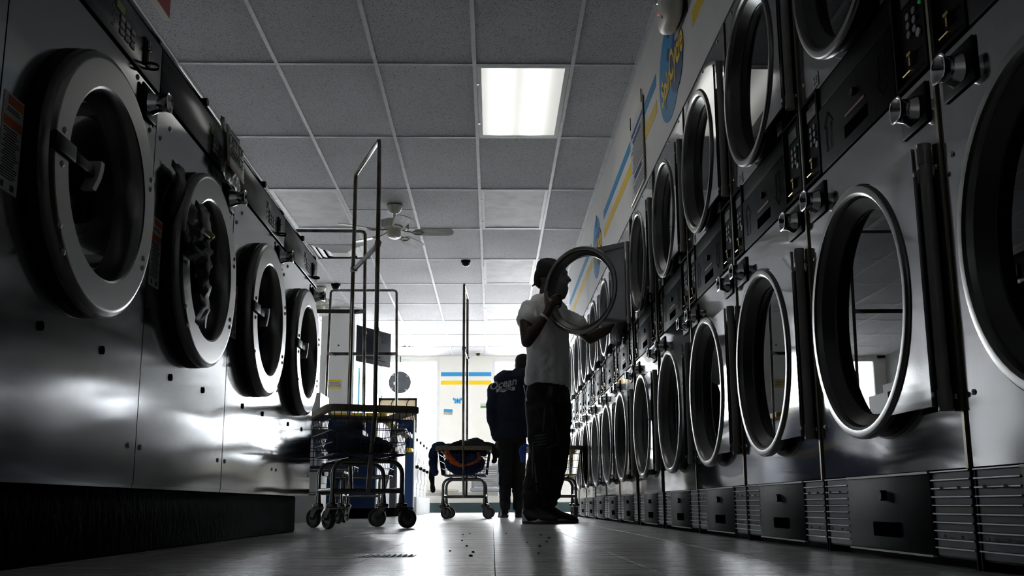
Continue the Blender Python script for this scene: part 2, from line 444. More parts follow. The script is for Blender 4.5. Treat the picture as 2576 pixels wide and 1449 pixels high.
# floor: slab with loose vinyl tiles near the camera
mb = MB(); mb.box((-5.6, -2.1, -0.2), (3.6, 7.0, -0.004)); mb.box((-5.6, 7.0, -0.2), (3.6, YB+0.3, 0.0))
floor = struct(mb.build('floor', 'grout', smooth=0))
fl2 = MB().box((-5.6, 7.0, -0.0005), (3.6, YB+0.02, 0.0006)).build('floor_sheet', 'floor', floor, smooth=0)
TS = 0.3048
def bev_tile(name, sx, sy, z0, z1, b):
    return MB().add([(0, 0, z0), (sx, 0, z0), (sx, sy, z0), (0, sy, z0), (0, 0, z1-b), (sx, 0, z1-b), (sx, sy, z1-b), (0, sy, z1-b),
                     (b, b, z1), (sx-b, b, z1), (sx-b, sy-b, z1), (b, sy-b, z1)],
                    [(0, 3, 2, 1), (0, 1, 5, 4), (1, 2, 6, 5), (2, 3, 7, 6), (3, 0, 4, 7), (4, 5, 9, 8), (5, 6, 10, 9), (6, 7, 11, 10), (7, 4, 8, 11), (8, 9, 10, 11)])
ft = bev_tile('floor_tile', TS-0.0018, TS-0.0018, -0.004, 0.0, 0.0001).build('floor_tile', 'floor', floor, smooth=0)
first = True
for i in range(-4, 3):
    for j in range(-2, 19):
        o = ft if first else ft.copy()
        if not first: COL.objects.link(o); o.parent = floor
        first = False
        o.location = (0.006+i*TS, 1.20+j*TS, 0.0)
far = MB().box((-5.6, -2.1, -0.003), (0.006-4*TS-0.001, 7.0, -0.0002)).box((0.006+3*TS, -2.1, -0.003), (3.6, 7.0, -0.0002)).box((-1.3, -2.1, -0.003), (1.0, 0.58, -0.0002))
far.build('floor_sheet', 'floor', floor, smooth=0)

# walls
YE = 11.16                 # end of the dryer row
wr = MB().box((XR, -2.1, 1.992), (XR+0.12, YE, ZC+0.05))
struct(MB().box((XR, -2.1, 0), (XR+0.12, 1.005, 1.992)).build('wall_near', 'wallpaint', smooth=0))
wall_right = struct(wr.build('wall_right', 'wallpaint', smooth=0))
struct(MB().box((1.80, -2.1, 0), (1.95, YE, ZC+0.2)).build('wall_service', 'darkwall', smooth=0))
struct(MB().box((XR+0.02, YE, 0), (3.6, YE+0.12, ZC+0.2)).build('wall_end', 'wallpaint', smooth=0))
struct(MB().box((3.45, YE+0.12, 0), (3.6, YB+0.3, ZC+0.2)).build('wall_alcove', 'wallpaint', smooth=0))
struct(MB().box((-5.6, -2.1, 0), (-5.45, YB+0.3, ZC+0.2)).build('wall_left', 'darkwall', smooth=0))
struct(MB().box((-5.6, -2.25, 0), (3.6, -2.1, ZC+0.2)).build('wall_rear', 'darkwall', smooth=0))
# window wall: low wall, header, piers
wb = MB(); wb.box((-5.45, YB, 0), (3.45, YB+0.14, 0.87)); wb.box((-5.45, YB, 2.765), (3.45, YB+0.14, ZC+0.2))
wb.box((-0.955, YB-0.02, 0.0), (0.0, YB+0.14, ZC)); wb.box((-5.45, YB, 0.8), (-5.3, YB+0.14, ZC)); wb.box((3.35, YB, 0.8), (3.45, YB+0.14, ZC))
wall_back = struct(wb.build('wall_back', 'wallback', smooth=0))
struct(MB().box((-5.45, YB-0.035, 0), (3.45, YB, 0.17)).build('baseboard_back', 'teal', smooth=0))
MB().box((-0.935, YB-0.024, 2.44), (-0.017, YB-0.0205, 2.513)).build('blue_stripe', 'blue', wall_back, smooth=0)
MB().box((-0.935, YB-0.024, 2.287), (-0.017, YB-0.0205, 2.36)).build('yellow_stripe', 'yellow', wall_back, smooth=0)
def window(n, xa, xb, nm_):
    f = MB(); z0, z1 = 0.87, 2.765; y0, y1 = YB+0.03, YB+0.10
    f.box((xa, y0, z0), (xb, y1, z0+0.06)); f.box((xa, y0, z1-0.05), (xb, y1, z1))
    k = [xa+(xb-xa)*i/nm_ for i in range(nm_+1)]
    for x in k:
        f.box((min(max(x-0.03, xa), xb-0.06), y0, z0+0.06), (min(max(x-0.03, xa), xb-0.06)+0.06, y1, z1-0.05))
    w = struct(f.build('window_%d' % n, 'frame_white', smooth=0))
    for i in range(nm_):
        MB().box((k[i]+0.03, YB+0.062, z0+0.06), (k[i+1]-0.03, YB+0.068, z1-0.05)).build('pane', 'window', w, smooth=0)
    MB().box((xa, YB-0.07, z0-0.025), (xb, YB+0.03, z0)).build('window_sill', 'frame_white', w, smooth=0)
window(1, -5.3, -0.955, 4)
window(2, 0.0, 3.35, 3)
struct(MB().box((-60, YB+0.3, -0.25), (60, YB+120, -0.1)).build('outdoor_ground', 'asphalt', smooth=0))

# ceiling: slab, grid and lay-in tiles
ceil = struct(MB().box((-5.6, -2.25, ZC+0.05), (3.6, YB+0.3, ZC+0.2)).build('ceiling', 'tbar', smooth=0))
T2 = 0.6096; T4 = 1.2192; X0 = -0.1097; Y0 = 4.4338
cols = [X0+k*T2 for k in range(-9, 7)]            # -5.6 .. 3.5
rows = [Y0+k*T4 for k in range(-5, 12)]
g = MB()
def inalc(x): return x > XR
for x in cols:
    ya, yb = (-2.1, YB) if x < XR else (YE+0.12, YB)
    if x < -5.45 or x > 3.45: continue
    g.box((x-0.012, ya, ZC-0.006), (x+0.012, yb, ZC)); g.box((x-0.002, ya, ZC), (x+0.002, yb, ZC+0.03))
g.build('grid_main_tee', 'tbar', ceil, smooth=0)
for y in rows:
    if y < -2 or y > YB: continue
    MB().box((-5.45, y-0.012, ZC-0.0055), (XR if y < 11.1 else 3.45, y+0.012, ZC)).build('grid_cross_tee', 'tbar', ceil, smooth=0)
MB().box((XR-0.025, -2.1, ZC-0.004), (XR, YE, ZC)).box((XR-0.003, -2.1, ZC-0.022), (XR, YE, ZC)).build('wall_angle', 'tbar', ceil, smooth=0)
def cellx(k): return X0+k*T2       # left edge of column k
def celly(k): return Y0+k*T4
lights_off = {(0, 3), (0, 5), (0, 7), (0, 9), (-3, 3)}
light_on = {(0, 1)}
vents = {(-3, 4), (-3, 9)}
def tile_mesh(sx, sy):
    return bev_tile('ceiling_tile', sx, sy, -0.008, 0.004, 0.0)
full = None; shrt = None
for kx in range(-9, 6):
    xa = cellx(kx); xb = min(xa+T2, 3.44); xa = max(xa, -5.45)
    for ky in range(-6, 11):
        ya = max(celly(ky), -2.1); yb = min(celly(ky)+T4, YB)
        if yb-ya < 0.05: continue
        if (kx, ky) in lights_off or (kx, ky) in light_on: continue
        x1 = xb
        if ya < 10.9 and xb > XR:
            if xa > XR: continue
            x1 = XR
        y_ = yb
        segs = [(ya, yb)]
        if (kx, ky) in vents: segs = [(ya, ya+T2)]
        if (kx, ky) == (-2, 3): segs = [(ya, ya+T2-0.01), (ya+T2, yb)]
        for (a, b) in segs:
            fullsize = abs(x1-xa-T2) < 1e-3 and abs(b-a-T4) < 1e-3
            if fullsize and full is not None:
                o = full.copy(); COL.objects.link(o); o.parent = ceil
            else:
                o = MB().box((0.004, 0.004, 0.001), (x1-xa-0.004, b-a-0.004, 0.016)).build('ceiling_tile', 'tile', ceil, smooth=0)
                if fullsize: full = o
            o.location = (xa, a, ZC-0.0008+random.uniform(0, 0.0015))
MB().box((cellx(-2), celly(3)+T2-0.006, ZC-0.004), (cellx(-1), celly(3)+T2+0.006, ZC)).build('grid_cross_tee', 'tbar', ceil, smooth=0)

# lay-in light fittings
def troffer(kx, ky, on, label, grp=None):
    x, y = cellx(kx), celly(ky)
    t = empty('ceiling_light', (x+T2/2, y+T4/2, ZC-0.006))
    f = MB(); a, b = T2/2-0.014, T4/2-0.014; w = 0.028
    for s_ in (-1, 1):
        f.box((s_*a, -b, 0.0), (s_*(a-w), b, 0.03)); f.box((-a+w, s_*b, 0.0), (a-w, s_*(b-w), 0.03))
    f.build('frame', 'vent' if on else 'tbar', t, smooth=0)
    MB().box((-a+w, -b+w, 0.006), (a-w, b-w, 0.012)).build('diffuser', 'lens_on' if on else 'lens_off', t, smooth=0)
    MB().box((-a, -b, 0.03), (a, b, 0.055)).build('housing', 'white', t, smooth=0)
    for yy in (-0.33, 0.33): MB().box((-a-0.004, yy-0.008, -0.004), (-a+0.012, yy+0.008, 0.0)).build('latch', 'chrome', t, smooth=0)
    tag(t, label, 'ceiling light', grp)
troffer(0, 1, True, 'lit fluorescent ceiling panel with two glowing tubes')
troffer(0, 3, False, 'unlit ceiling light panel with mottled stains, next after the lit panel')
troffer(0, 5, False, 'unlit ceiling light panel beside the black dome camera above the man')
troffer(0, 7, False, 'unlit ceiling light panel, second last before the storefront windows')
troffer(0, 9, False, 'unlit ceiling light panel closest to the storefront windows')
troffer(-3, 3, False, 'stained unlit ceiling light panel above the end of the washer row')
def vent(kx, ky, label):
    x, y = cellx(kx), celly(ky)+T2
    t = empty('air_vent', (x+T2/2, y+T2/2, ZC))
    for i, (a, z) in enumerate(((0.295, -0.004), (0.225, -0.016), (0.150, -0.024))):
        p = MB(); w = 0.062
        for s_ in (-1, 1):
            p.add([(s_*a, -a, z+0.02), (s_*a, a, z+0.02), (s_*(a-w), a-w, z-0.004), (s_*(a-w), -a+w, z-0.004)], [(0, 1, 2, 3)])
            p.add([(-a, s_*a, z+0.02), (a, s_*a, z+0.02), (a-w, s_*(a-w), z-0.004), (-a+w, s_*(a-w), z-0.004)], [(0, 1, 2, 3)])
        p.build('louver_ring', 'vent', t, smooth=0)
    MB().box((-0.09, -0.09, -0.03), (0.09, 0.09, -0.024)).build('center_plate', 'vent', t, smooth=0)
    MB().box((-0.298, -0.298, 0.018), (0.298, 0.298, 0.03)).build('duct_void', 'dark', t, smooth=0)
    f = MB()
    for s_ in (-1, 1):
        f.box((s_*0.300, -0.3, -0.006), (s_*0.285, 0.3, 0.0)); f.box((-0.285, s_*0.300, -0.006), (0.285, s_*0.285, 0.0))
    f.build('frame', 'vent', t, smooth=0)
    tag(t, label, 'vent')
vent(-3, 4, 'square white ceiling air diffuser behind the ceiling fan')
vent(-3, 9, 'square white ceiling air diffuser near the storefront windows')

# painted band, logo and stripes on the right wall
def wall_strip(name, mat, ya, yb, z0, z1):
    MB().box((XR-0.0015, ya, z0), (XR+0.001, yb, z1)).build(name, mat, wall_right, smooth=0)
for ya, yb in ((1.6, 4.06), (5.03, 7.60), (8.60, 11.14)):
    wall_strip('blue_stripe', 'blue', ya, yb, 2.398, 2.468)
    wall_strip('yellow_stripe', 'yellow', ya, yb, 2.243, 2.315)
def logo(yc, zc):
    e = lambda ry, rz, cy, cz, x, n=40: MB().prism([(cy+ry*math.cos(2*PI*i/n), cz+rz*math.sin(2*PI*i/n)) for i in range(n)], 'x', x, XR+0.001)
    e(0.29, 0.265, yc, zc, XR-0.002).build('logo_disc', 'blue', wall_right, smooth=0)
    e(0.165, 0.16, yc-0.19, zc-0.035, XR-0.003).build('logo_moon', 'blue_d', wall_right, smooth=0)
    e(0.055, 0.06, yc-0.02, zc+0.225, XR-0.003).build('logo_crater', 'blue_d', wall_right, smooth=0)
    e(0.035, 0.035, yc+0.02, zc+0.085, XR-0.003).build('logo_crater', 'blue_d', wall_right, smooth=0)
    mx = face_mx((XR-0.0035, yc+0.09, zc-0.055)) @ Matrix.Rotation(R(6), 4, 'Z')
    text('logo_lettering', 'Spin', 0.19, 'yellow', wall_right, mx, ext=0.0008, sx=0.85, bold=0.006)
    mx = face_mx((XR-0.0038, yc-0.185, zc-0.005)) @ Matrix.Rotation(R(6), 4, 'Z')
    text('logo_lettering', 'Cycle', 0.215, 'yellow', wall_right, mx, ext=0.0008, sx=0.72, bold=0.006)
logo(4.64, 2.31)
logo(8.16, 2.31)
# ------------------------------------------------------------------ stacked dryers
DW = 0.818
def chrome_cup(parent, mat_plate, sgn):
    # coin-return cup: plate with a flared chrome scoop; sgn = side that sticks out (local -x or +x)
    p = MB().box((0, -0.065, -0.044), (sgn*0.006, 0.065, 0.044), 0.004).build('cup_plate', mat_plate, parent)
    c = MB(); n = 20; rings = []
    for (h, ry, rz, dz) in ((0.004, 0.034, 0.030, 0.0), (0.008, 0.033, 0.029, 0.0), (0.020, 0.026, 0.023, 0.001), (0.034, 0.024, 0.022, 0.002), (0.040, 0.028, 0.025, 0.003), (0.044, 0.030, 0.027, 0.003), (0.045, 0.027, 0.024, 0.003), (0.042, 0.022, 0.020, 0.003), (0.026, 0.015, 0.014, 0.004), (0.02, 0.001, 0.001, 0.004)):
        ring = []
        for i in range(n):
            a = 2*PI*i/n; cc, ss = math.cos(a), math.sin(a)
            q = (abs(cc)**3.6+abs(ss)**3.6)**(-1/3.6)
            ring.append((sgn*h, ry*q*cc, rz*q*ss+dz))
        rings.append(ring)
    vs = [v for r_ in rings for v in r_]; fs = []
    for j in range(len(rings)-1):
        for i in range(n):
            l = (i+1) % n; fs.append((j*n+i, j*n+l, (j+1)*n+l, (j+1)*n+i))
    c.add(vs, fs).build('coin_cup', 'chrome', p, 50)
    return p

def dryer_door(parent, cz):
    # origin of the door object is its hinge axis
    hy = -0.372
    oy = -hy
    d = MB().ring([(0.276, 0.0), (0.297, -0.003), (0.302, -0.010), (0.303, -0.022), (0.301, -0.027), (0.297, -0.031), (0.295, -0.0315), (0.282, -0.031), (0.280, -0.030), (0.275, -0.026), (0.270, -0.016), (0.2695, -0.012), (0.276, 0.0)], (0, oy, 0), 'x', 64).build('door', 'ring', parent, 22)
    d.location = (-0.014, hy, cz)
    MB().ring([(0.2705, -0.015), (0.247, 0.010), (0.245, 0.012), (0.240, 0.034), (0.262, 0.034), (0.268, 0.0)], (0, oy, 0), 'x', 56).build('door_barrel', 'barrel', d, 30)
    MB().ring([(0.262, 0.004), (0.284, 0.004), (0.284, 0.014), (0.262, 0.014)], (0, oy, 0), 'x', 48).build('gasket', 'rubber', d)
    MB().disc(0.2435, (0.018, oy, 0), 'x', 0.004, 48).build('door_glass', 'glass', d)
    # hinge plate hugging the ring
    arc = [math.radians(a) for a in range(-132, -230, -7)]
    z0, z1 = -0.262, 0.272
    yl = oy+0.299*math.cos(R(-118))
    poly = [(0.012, z0), (0.012, z1)]
    top = [(oy+0.299*math.cos(a), 0.299*math.sin(a)) for a in [R(t) for t in range(115, 246, 6)]]
    top = [p for p in top if z0 <= p[1] <= z1]
    poly += top
    MB().prism(poly, 'x', -0.016, -0.024).build('hinge_plate', 'steel_dry', d, 30)
    MB().tube([(-0.002, 0, -0.272), (-0.002, 0, 0.277)], 0.0125, 14).build('hinge_post', 'postm', d, 50)
    for z in (-0.272, 0.235): MB().tube([(-0.002, 0, z), (-0.002, 0, z+0.042)], 0.0145, 14).build('hinge_knuckle', 'postm', d, 50)
    for z in (-0.24, 0.215): MB().sphere((-0.023, 0.006, z), 0.006, 8, 6, (0.5, 1, 1)).build('rivet', 'postm', d)
    return d

def make_dryer():
    t = empty('stacked_dryer')
    h = DW/2
    c = MB()
    for (a, b) in (((0.002, -h, 0.0), (0.78, -h+0.004, 1.97)), ((0.002, h-0.004, 0.0), (0.78, h, 1.97)), ((0.002, -h, 1.965), (0.78, h, 1.97)), ((0.776, -h, 0.0), (0.78, h, 1.97)), ((0.03, -h, 0.0), (0.78, h, 0.014)), ((0.03, -h, 0.99), (0.78, h, 1.0))): c.box(a, b)
    c.build('cabinet', 'panel', t, 0)
    p = MB(); holed_panel(p, -h, h, 0.192, 1.008, 0.0, 0.575, 0.262, 0.0)
    p.build('lower_front', 'steel_dry', t, 30)
    p = MB(); holed_panel(p, -h, h, 1.258, 1.972, 0.0, 1.555, 0.262, 0.0)
    p.build('upper_front', 'steel_dry', t, 30)
    for cz in (0.575, 1.555):
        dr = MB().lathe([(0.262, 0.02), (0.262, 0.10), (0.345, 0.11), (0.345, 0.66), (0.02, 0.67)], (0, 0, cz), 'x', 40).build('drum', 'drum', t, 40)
        for a in (0.4, 2.5, 4.6):
            MB().box((0.12, -0.03, -0.345), (0.65, 0.03, -0.27)).xf(Matrix.Translation((0, 0, cz)) @ Matrix.Rotation(a, 4, 'X')).build('drum_rib', 'drum', dr, 0)
    dl = dryer_door(t, 0.575); du = dryer_door(t, 1.555)
    # base: lint door between two slatted grilles
    b = MB(); b.box((0.0, -0.238, 0.019), (0.02, 0.238, 0.188), 0.003); bd = b.build('base_panel', 'panel', t)
    MB().box((-0.004, -0.235, 0.185), (0.006, 0.235, 0.190)).build('panel_lip', 'postm', bd, 0)
    MB().box((-0.004, -0.235, 0.016), (0.006, 0.235, 0.020)).build('panel_lip', 'postm', bd, 0)
    MB().disc(0.012, (-0.006, 0.0, 0.143), 'x', 0.016, 16).build('knob', 'black', bd)
    MB().box((-0.003, -0.08, 0.050), (0.004, 0.08, 0.083), 0.003).build('pull_slot', 'dark', bd)
    for s_ in (-1, 1):
        y0, y1 = s_*0.242, s_*(h-0.002)
        gr = MB().box((0.006, y0, 0.018), (0.02, y1, 0.190)).build('grille', 'panel', t, 0)
        for k in range(10):
            z = 0.022+k*0.0168
            sl = MB().box((0.004, y0, z), (0.008, y1, z+0.0135)).box((-0.001, y0, z+0.0135), (0.008, y1, z+0.0158)).build('slat', 'slat', gr, 0)
            sl.data.materials.append(M['sliplip'])
            for p_ in sl.data.polygons:
                if min(sl.data.vertices[v_].co.z for v_ in p_.vertices) > z+0.0134: p_.material_index = 1
        for z in (0.06, 0.155):
            for yy in (0.3, 0.75):
                MB().sphere((-0.002, y0+(y1-y0)*yy, z), 0.0035, 6, 4).build('screw', 'postm', gr)
    MB().box((0.03, -h, 0.0), (0.06, h, 0.02)).build('toe_board', 'dark', t, 0)
    # middle band: lint drawer and two control columns
    m = MB().box((-0.004, -0.235, 1.012), (0.02, 0.262, 1.192), 0.004).build('lint_drawer', 'panel', t)
    MB().box((0.0, -0.235, 1.196), (0.02, 0.262, 1.256), 0.003).build('band_strip', 'panel', t)
    MB().disc(0.011, (-0.007, 0.0, 1.135), 'x', 0.012, 14).build('knob', 'black', m)
    MB().box((-0.0052, -0.075, 1.040), (0.0, 0.08, 1.075), 0.002).build('pull_slot', 'dark', m)
    def arrow(yc, up):
        a = [(-0.018, -0.05), (0.018, -0.05), (0.018, 0.02), (0.032, 0.02), (0.0, 0.055), (-0.032, 0.02), (-0.018, 0.02)]
        pts = [(-0.0052, yc+u, 1.105+(v if up else -v)) for u, v in a]
        MB().tube(pts, 0.0009, 4, True).build('arrow_outline', 'outline', m, 0)
    arrow(0.19, True); arrow(-0.17, False)
    MB().box((-0.0052, -0.06, 1.094), (0.0, 0.07, 1.101)).build('red_print_mark', 'redprint', m, 0)
    for s_, yc, wd in ((1, 0.336, 0.138), (-1, -0.322, 0.158)):
        cp = MB()
        y0, y1 = yc-wd/2, yc+wd/2
        for (a, b_) in (((-0.006, y0, 1.014), (0.02, y0+0.008, 1.262)), ((-0.006, y1-0.008, 1.014), (0.02, y1, 1.262)), ((-0.006, y0, 1.254), (0.02, y1, 1.262)), ((-0.006, y0, 1.014), (0.02, y1, 1.022)), ((0.004, y0, 1.014), (0.02, y1, 1.262))): cp.box(a, b_)
        cp = cp.build('control_panel', 'panel', t, 0)
        MB().box((0.001, yc-0.038, 1.20), (0.005, yc+0.038, 1.235)).build('display', 'dim', cp, 0)
        for i in range(2):
            for j in range(3):
                MB().disc(0.0085, (0.003, yc-0.018+i*0.03, 1.170-j*0.021), 'x', 0.006, 10).build('key', 'key', cp)
        MB().disc(0.010, (0.003, yc-0.033, 1.112), 'x', 0.006, 12).build('start_key', 'keyw', cp)
        MB().box((-0.004, yc+0.005, 1.055), (0.004, yc+0.012, 1.085)).box((-0.008, yc-0.008, 1.075), (0.004, yc+0.012, 1.082)).build('coin_slot', 'gold', cp, 0)
        MB().tube([(0.003, yc+0.03, 1.036), (-0.010, yc+0.028, 1.037), (-0.010, yc-0.008, 1.037), (0.003, yc-0.010, 1.036)], 0.0025, 6).build('coin_return_lip', 'gold', cp)
        if s_ < 0:
            MB().sphere((0.001, yc-0.05, 1.172), 0.004, 8, 6).build('indicator', 'ledg', cp)
        pl = chrome_cup(t, 'black', -1)
        pl.location = (0, s_*0.315, 0.948)
    # loose trim
    MB().box((-0.005, -h-0.010, 0.19), (0.012, -h, 1.972)).build('edge_strip', 'brass', t, 0)
    for y in (-0.30, -0.02, 0.30):
        MB().sphere((-0.001, y, 1.955), 0.007, 8, 6, (0.6, 1, 1)).build('screw', 'chrome', t)
    for y in (-0.385, 0.375):
        for z in (1.32, 0.33, 0.80):
            MB().sphere((-0.001, y, z), 0.006, 8, 6, (0.6, 1, 1)).build('screw', 'chrome', t)
    return t

M['slat'] = pm('black_slat', (0.005, 0.006, 0.008), 0.35, spec=0.1)
M['sliplip'] = pm('bright_slat_edge', (0.30, 0.31, 0.34), 0.3, 1.0)
DY = [1.433, 2.265, 3.097, 3.929, 4.761, 5.655, 6.585, 7.415, 8.245, 9.075, 9.905, 10.735]
LAB = ['stacked steel dryer numbered 25 and 26, its lower door cut by shadow',
       'stacked steel dryer carrying number 23 next to its coin panel',
       'stacked steel dryer carrying number 21, between the one marked 23 and the logo',
       'stacked steel dryer numbered 19 and 20 below the blue round logo',
       'stacked steel dryer numbered 17 and 18 below the hanging notice board',
       'stacked steel dryer numbered 15 and 16 just before the opened door',
       'stacked steel dryer whose upper round door the man holds open',
       'stacked steel dryer standing first beyond the opened dryer',
       'stacked steel dryer standing second beyond the opened dryer',
       'stacked steel dryer standing third beyond the opened dryer',
       'stacked steel dryer next to last in the row towards the windows',
       'last stacked steel dryer of the row, by the wall end']
proto = make_dryer()
dryers = []
for i, y in enumerate(DY):
    o = proto if i == 0 else copy_tree(proto)
    o.location = (XR, y, 0)
    tag(o, LAB[i], 'dryer', 'stacked dryers along the right wall')
    dryers.append(o)
for i, o in enumerate(dryers):
    n = 25-2*i
    if n < 1: continue
    for k, yy in ((0, 0.275), (1, -0.205)):
        st = MB().box((-0.0015, yy-0.022, 1.270), (0.001, yy+0.022, 1.308), 0.0).build('number_sticker', 'numplate', o, 0)
        text('number', str(n+k), 0.034, 'ink', st, face_mx((-0.0018, yy, 1.289)), ext=0.0003)
# open door of the seventh unit
for ch in dryers[6].children:
    if ch.name.startswith('door') and abs(ch.location.z-1.555) < 0.01:
        open_door = ch
        ch.rotation_euler = (0, 0, R(50))
        for g_ in ch.children:
            if g_.name.startswith('door_glass'):
                g_.data = g_.data.copy(); g_.data.materials.clear(); g_.data.materials.append(M['clear'])
struct(MB().box((XR+0.01, DY[4]+DW/2, 0), (XR+0.05, DY[5]-DW/2-0.012, 1.985)).build('trim_1', 'panel', smooth=0))
struct(MB().box((XR+0.01, DY[5]+DW/2, 0), (XR+0.05, DY[6]-DW/2-0.012, 1.985)).build('trim_2', 'panel', smooth=0))
struct(MB().box((XR-0.004, 1.0, 1.974), (XR+0.02, YE, 1.992)).build('trim_3', 'wallpaint', smooth=0))

# ------------------------------------------------------------------ washers on the left
XW = -0.92
WB = [0.915, 1.735, 2.545, 3.365, 4.180, 4.985]
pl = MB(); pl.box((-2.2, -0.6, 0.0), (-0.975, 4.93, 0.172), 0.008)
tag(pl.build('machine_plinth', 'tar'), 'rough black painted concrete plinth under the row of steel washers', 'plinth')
def make_washer(w):
    t = empty('front_load_washer')
    h = w/2-0.0025
    b = MB(); bx = [((-0.9, -h, 0.18), (-0.003, -h+0.003, 1.405)), ((-0.9, h-0.003, 0.18), (-0.003, h, 1.405)), ((-0.9, -h, 1.40), (-0.003, h, 1.405)), ((-0.9, -h, 0.172), (-0.003, h, 0.183)), ((-0.9, -h, 0.18), (-0.897, h, 1.405))]
    for a, c in bx: b.box(a, c)
    b.build('cabinet', 'steel', t, 0)
    p = MB(); holed_panel(p, -h, h, 0.182, 1.236, 0.0, 0.842, 0.262, 0.0, turn=-0.03)
    p.build('front_panel', 'steel', t, 30)
    cp = MB().box((-0.02, -h, 1.244), (0.004, h, 1.378), 0.003).build('control_panel', 'glossblack', t)
    MB().box((-0.02, -h, 1.236), (0.001, h, 1.243)).build('panel_gap', 'dark', t, 0)
    MB().add([(0.004, -h, 1.380), (0.004, h, 1.380), (-0.03, h, 1.412), (-0.03, -h, 1.412), (-0.06, -h, 1.380), (-0.06, h, 1.380), (-0.06, h, 1.412), (-0.06, -h, 1.412)],
             [(0, 1, 2, 3), (3, 2, 6, 7), (7, 6, 5, 4), (4, 5, 1, 0), (0, 3, 7, 4), (1, 5, 6, 2)]).build('top_rail', 'ringw', t, 0)
    MB().disc(0.013, (-0.004, 0.012, 1.402), 'x', 0.022, 16).build('rail_bolt', 'black', t)
    # controls
    MB().box((0.003, 0.075, 1.327), (0.006, 0.125, 1.347)).build('display', 'lcd', cp, 0)
    for i in range(3):
        for j in range(3):
            MB().box((0.003, 0.105+i*0.036, 1.272+j*0.018), (0.0065, 0.130+i*0.036, 1.285+j*0.018)).build('key', 'keyw', cp, 0)
    for k in range(7):
        MB().box((0.003, 0.055+0.012*(k % 2), 1.27+k*0.012), (0.005, 0.063+0.012*(k % 2), 1.276+k*0.012)).build('program_print', 'outline', cp, 0)
    MB().box((0.003, 0.268, 1.272), (0.007, 0.318, 1.345), 0.002).build('coin_plate', 'black', cp)
    MB().box((0.006, 0.288, 1.285), (0.012, 0.294, 1.340)).build('coin_slot', 'postm', cp, 0)
    MB().sphere((0.010, 0.291, 1.318), 0.007, 8, 6).build('coin_knob', 'gold', cp)
    MB().lathe([(0.020, 0.0), (0.022, 0.004), (0.020, 0.008)], (0.018, 0.293, 1.268), 'z', 20).build('coin_return_lip', 'black', cp)
    # door
    d = MB().ring([(0.285, 0.012), (0.297, 0.018), (0.301, 0.026), (0.301, 0.036), (0.297, 0.046), (0.290, 0.051), (0.284, 0.0525), (0.281, 0.0525), (0.224, 0.0525), (0.221, 0.0525), (0.216, 0.050), (0.212, 0.044), (0.207, 0.028), (0.205, 0.0), (0.205, -0.03), (0.212, -0.03)], (0, 0, 0), 'x', 72).build('door', 'ringw', t, 24)
    d.location = (0, 0, 0.842)
    MB().ring([(0.264, 0.0), (0.302, 0.0), (0.302, 0.012), (0.286, 0.028), (0.264, 0.02)], (0, 0, 0), 'x', 64).build('gasket', 'rubber', d, 50)
    MB().lathe([(0.207, -0.008), (0.205, -0.02), (0.17, -0.07), (0.12, -0.10), (0.001, -0.115)], (0, 0, 0), 'x', 48).build('door_glass', 'glass', d, 60)
    la = MB(); la.box((0.050, -0.300, -0.018), (0.060, -0.200, 0.018), 0.003); la.box((0.034, -0.205, -0.014), (0.056, -0.095, 0.014), 0.005)
    lt = la.build('latch_handle', 'black', d)
    MB().prism([(-0.118+0.03*math.sin(a)*1.2, -0.045+0.075*(a/1.6)) for a in [1.6*i/6 for i in range(7)]]+[(-0.100+0.03*math.sin(a)*1.2, -0.045+0.075*(a/1.6)) for a in [1.6*i/6 for i in range(6, -1, -1)]], 'x', 0.036, 0.062).build('handle_blade', 'postm', lt, 40)
    for (yy, zz) in ((-0.247, 0.036), (-0.247, -0.036), (0.25, 0.10), (0.25, 0.075), (0.232, -0.11), (0.232, -0.135), (-0.235, -0.16), (-0.21, -0.21)):
        MB().sphere((0.052, yy, zz), 0.0075, 8, 6, (0.6, 1, 1)).build('rivet', 'postm', d)
    dr = MB().lathe([(0.262, -0.03), (0.30, -0.12), (0.33, -0.14), (0.33, -0.6), (0.02, -0.62)], (0, 0, 0.842), 'x', 48).build('drum', 'inner', t, 40)
    for a in (0.9, 3.0, 5.1):
        MB().box((-0.58, -0.025, -0.33), (-0.15, 0.025, -0.26)).xf(Matrix.Translation((0, 0, 0.842)) @ Matrix.Rotation(a, 4, 'X')).build('drum_rib', 'inner', dr, 0)
    # coin cup, screws, warning label
    c = MB().add([(0.003, 0.275, 1.214), (0.003, 0.395, 1.214), (0.003, 0.395, 1.136), (0.003, 0.275, 1.175)], [(0, 1, 2, 3)]).build('cup_recess', 'dark', t, 0)
    cc = chrome_cup(t, 'black', 1); cc.location = (0.002, 0.325, 1.180); cc.scale = (1.35, 0.8, 0.95)
    for (yy, zz) in ((-0.17, 0.488), (0.148, 0.488)): MB().disc(0.010, (0.001, yy, zz), 'x', 0.006, 12).build('plug_hole', 'dark', t)
    for (yy, zz) in ((0.355, 0.277), (-0.375, 0.277), (0.36, 1.12), (0.25, 1.222), (-0.37, 1.13), (-0.30, 1.185)): MB().sphere((0.0, yy, zz), 0.008, 8, 6, (0.6, 1, 1)).build('screw', 'postm', t)
    lb = MB().box((0.0, -h+0.012, 0.712), (0.0016, -h+0.088, 0.902)).build('warning_label', 'paper', t, 0)
    y0, y1 = -h+0.015, -h+0.085
    MB().box((0.0012, y0+0.012, 0.880), (0.0022, y1, 0.898)).box((0.0012, y0, 0.838), (0.0022, y1, 0.855)).build('label_bar', 'orange', lb, 0)
    ln = MB()
    zz = 0.872
    while zz > 0.735:
        if not (0.834 < zz < 0.862): ln.box((0.0012, y0+random.uniform(0, .012), zz), (0.0021, y1-random.uniform(0.0, .02), zz+0.0022))
        zz -= 0.0052
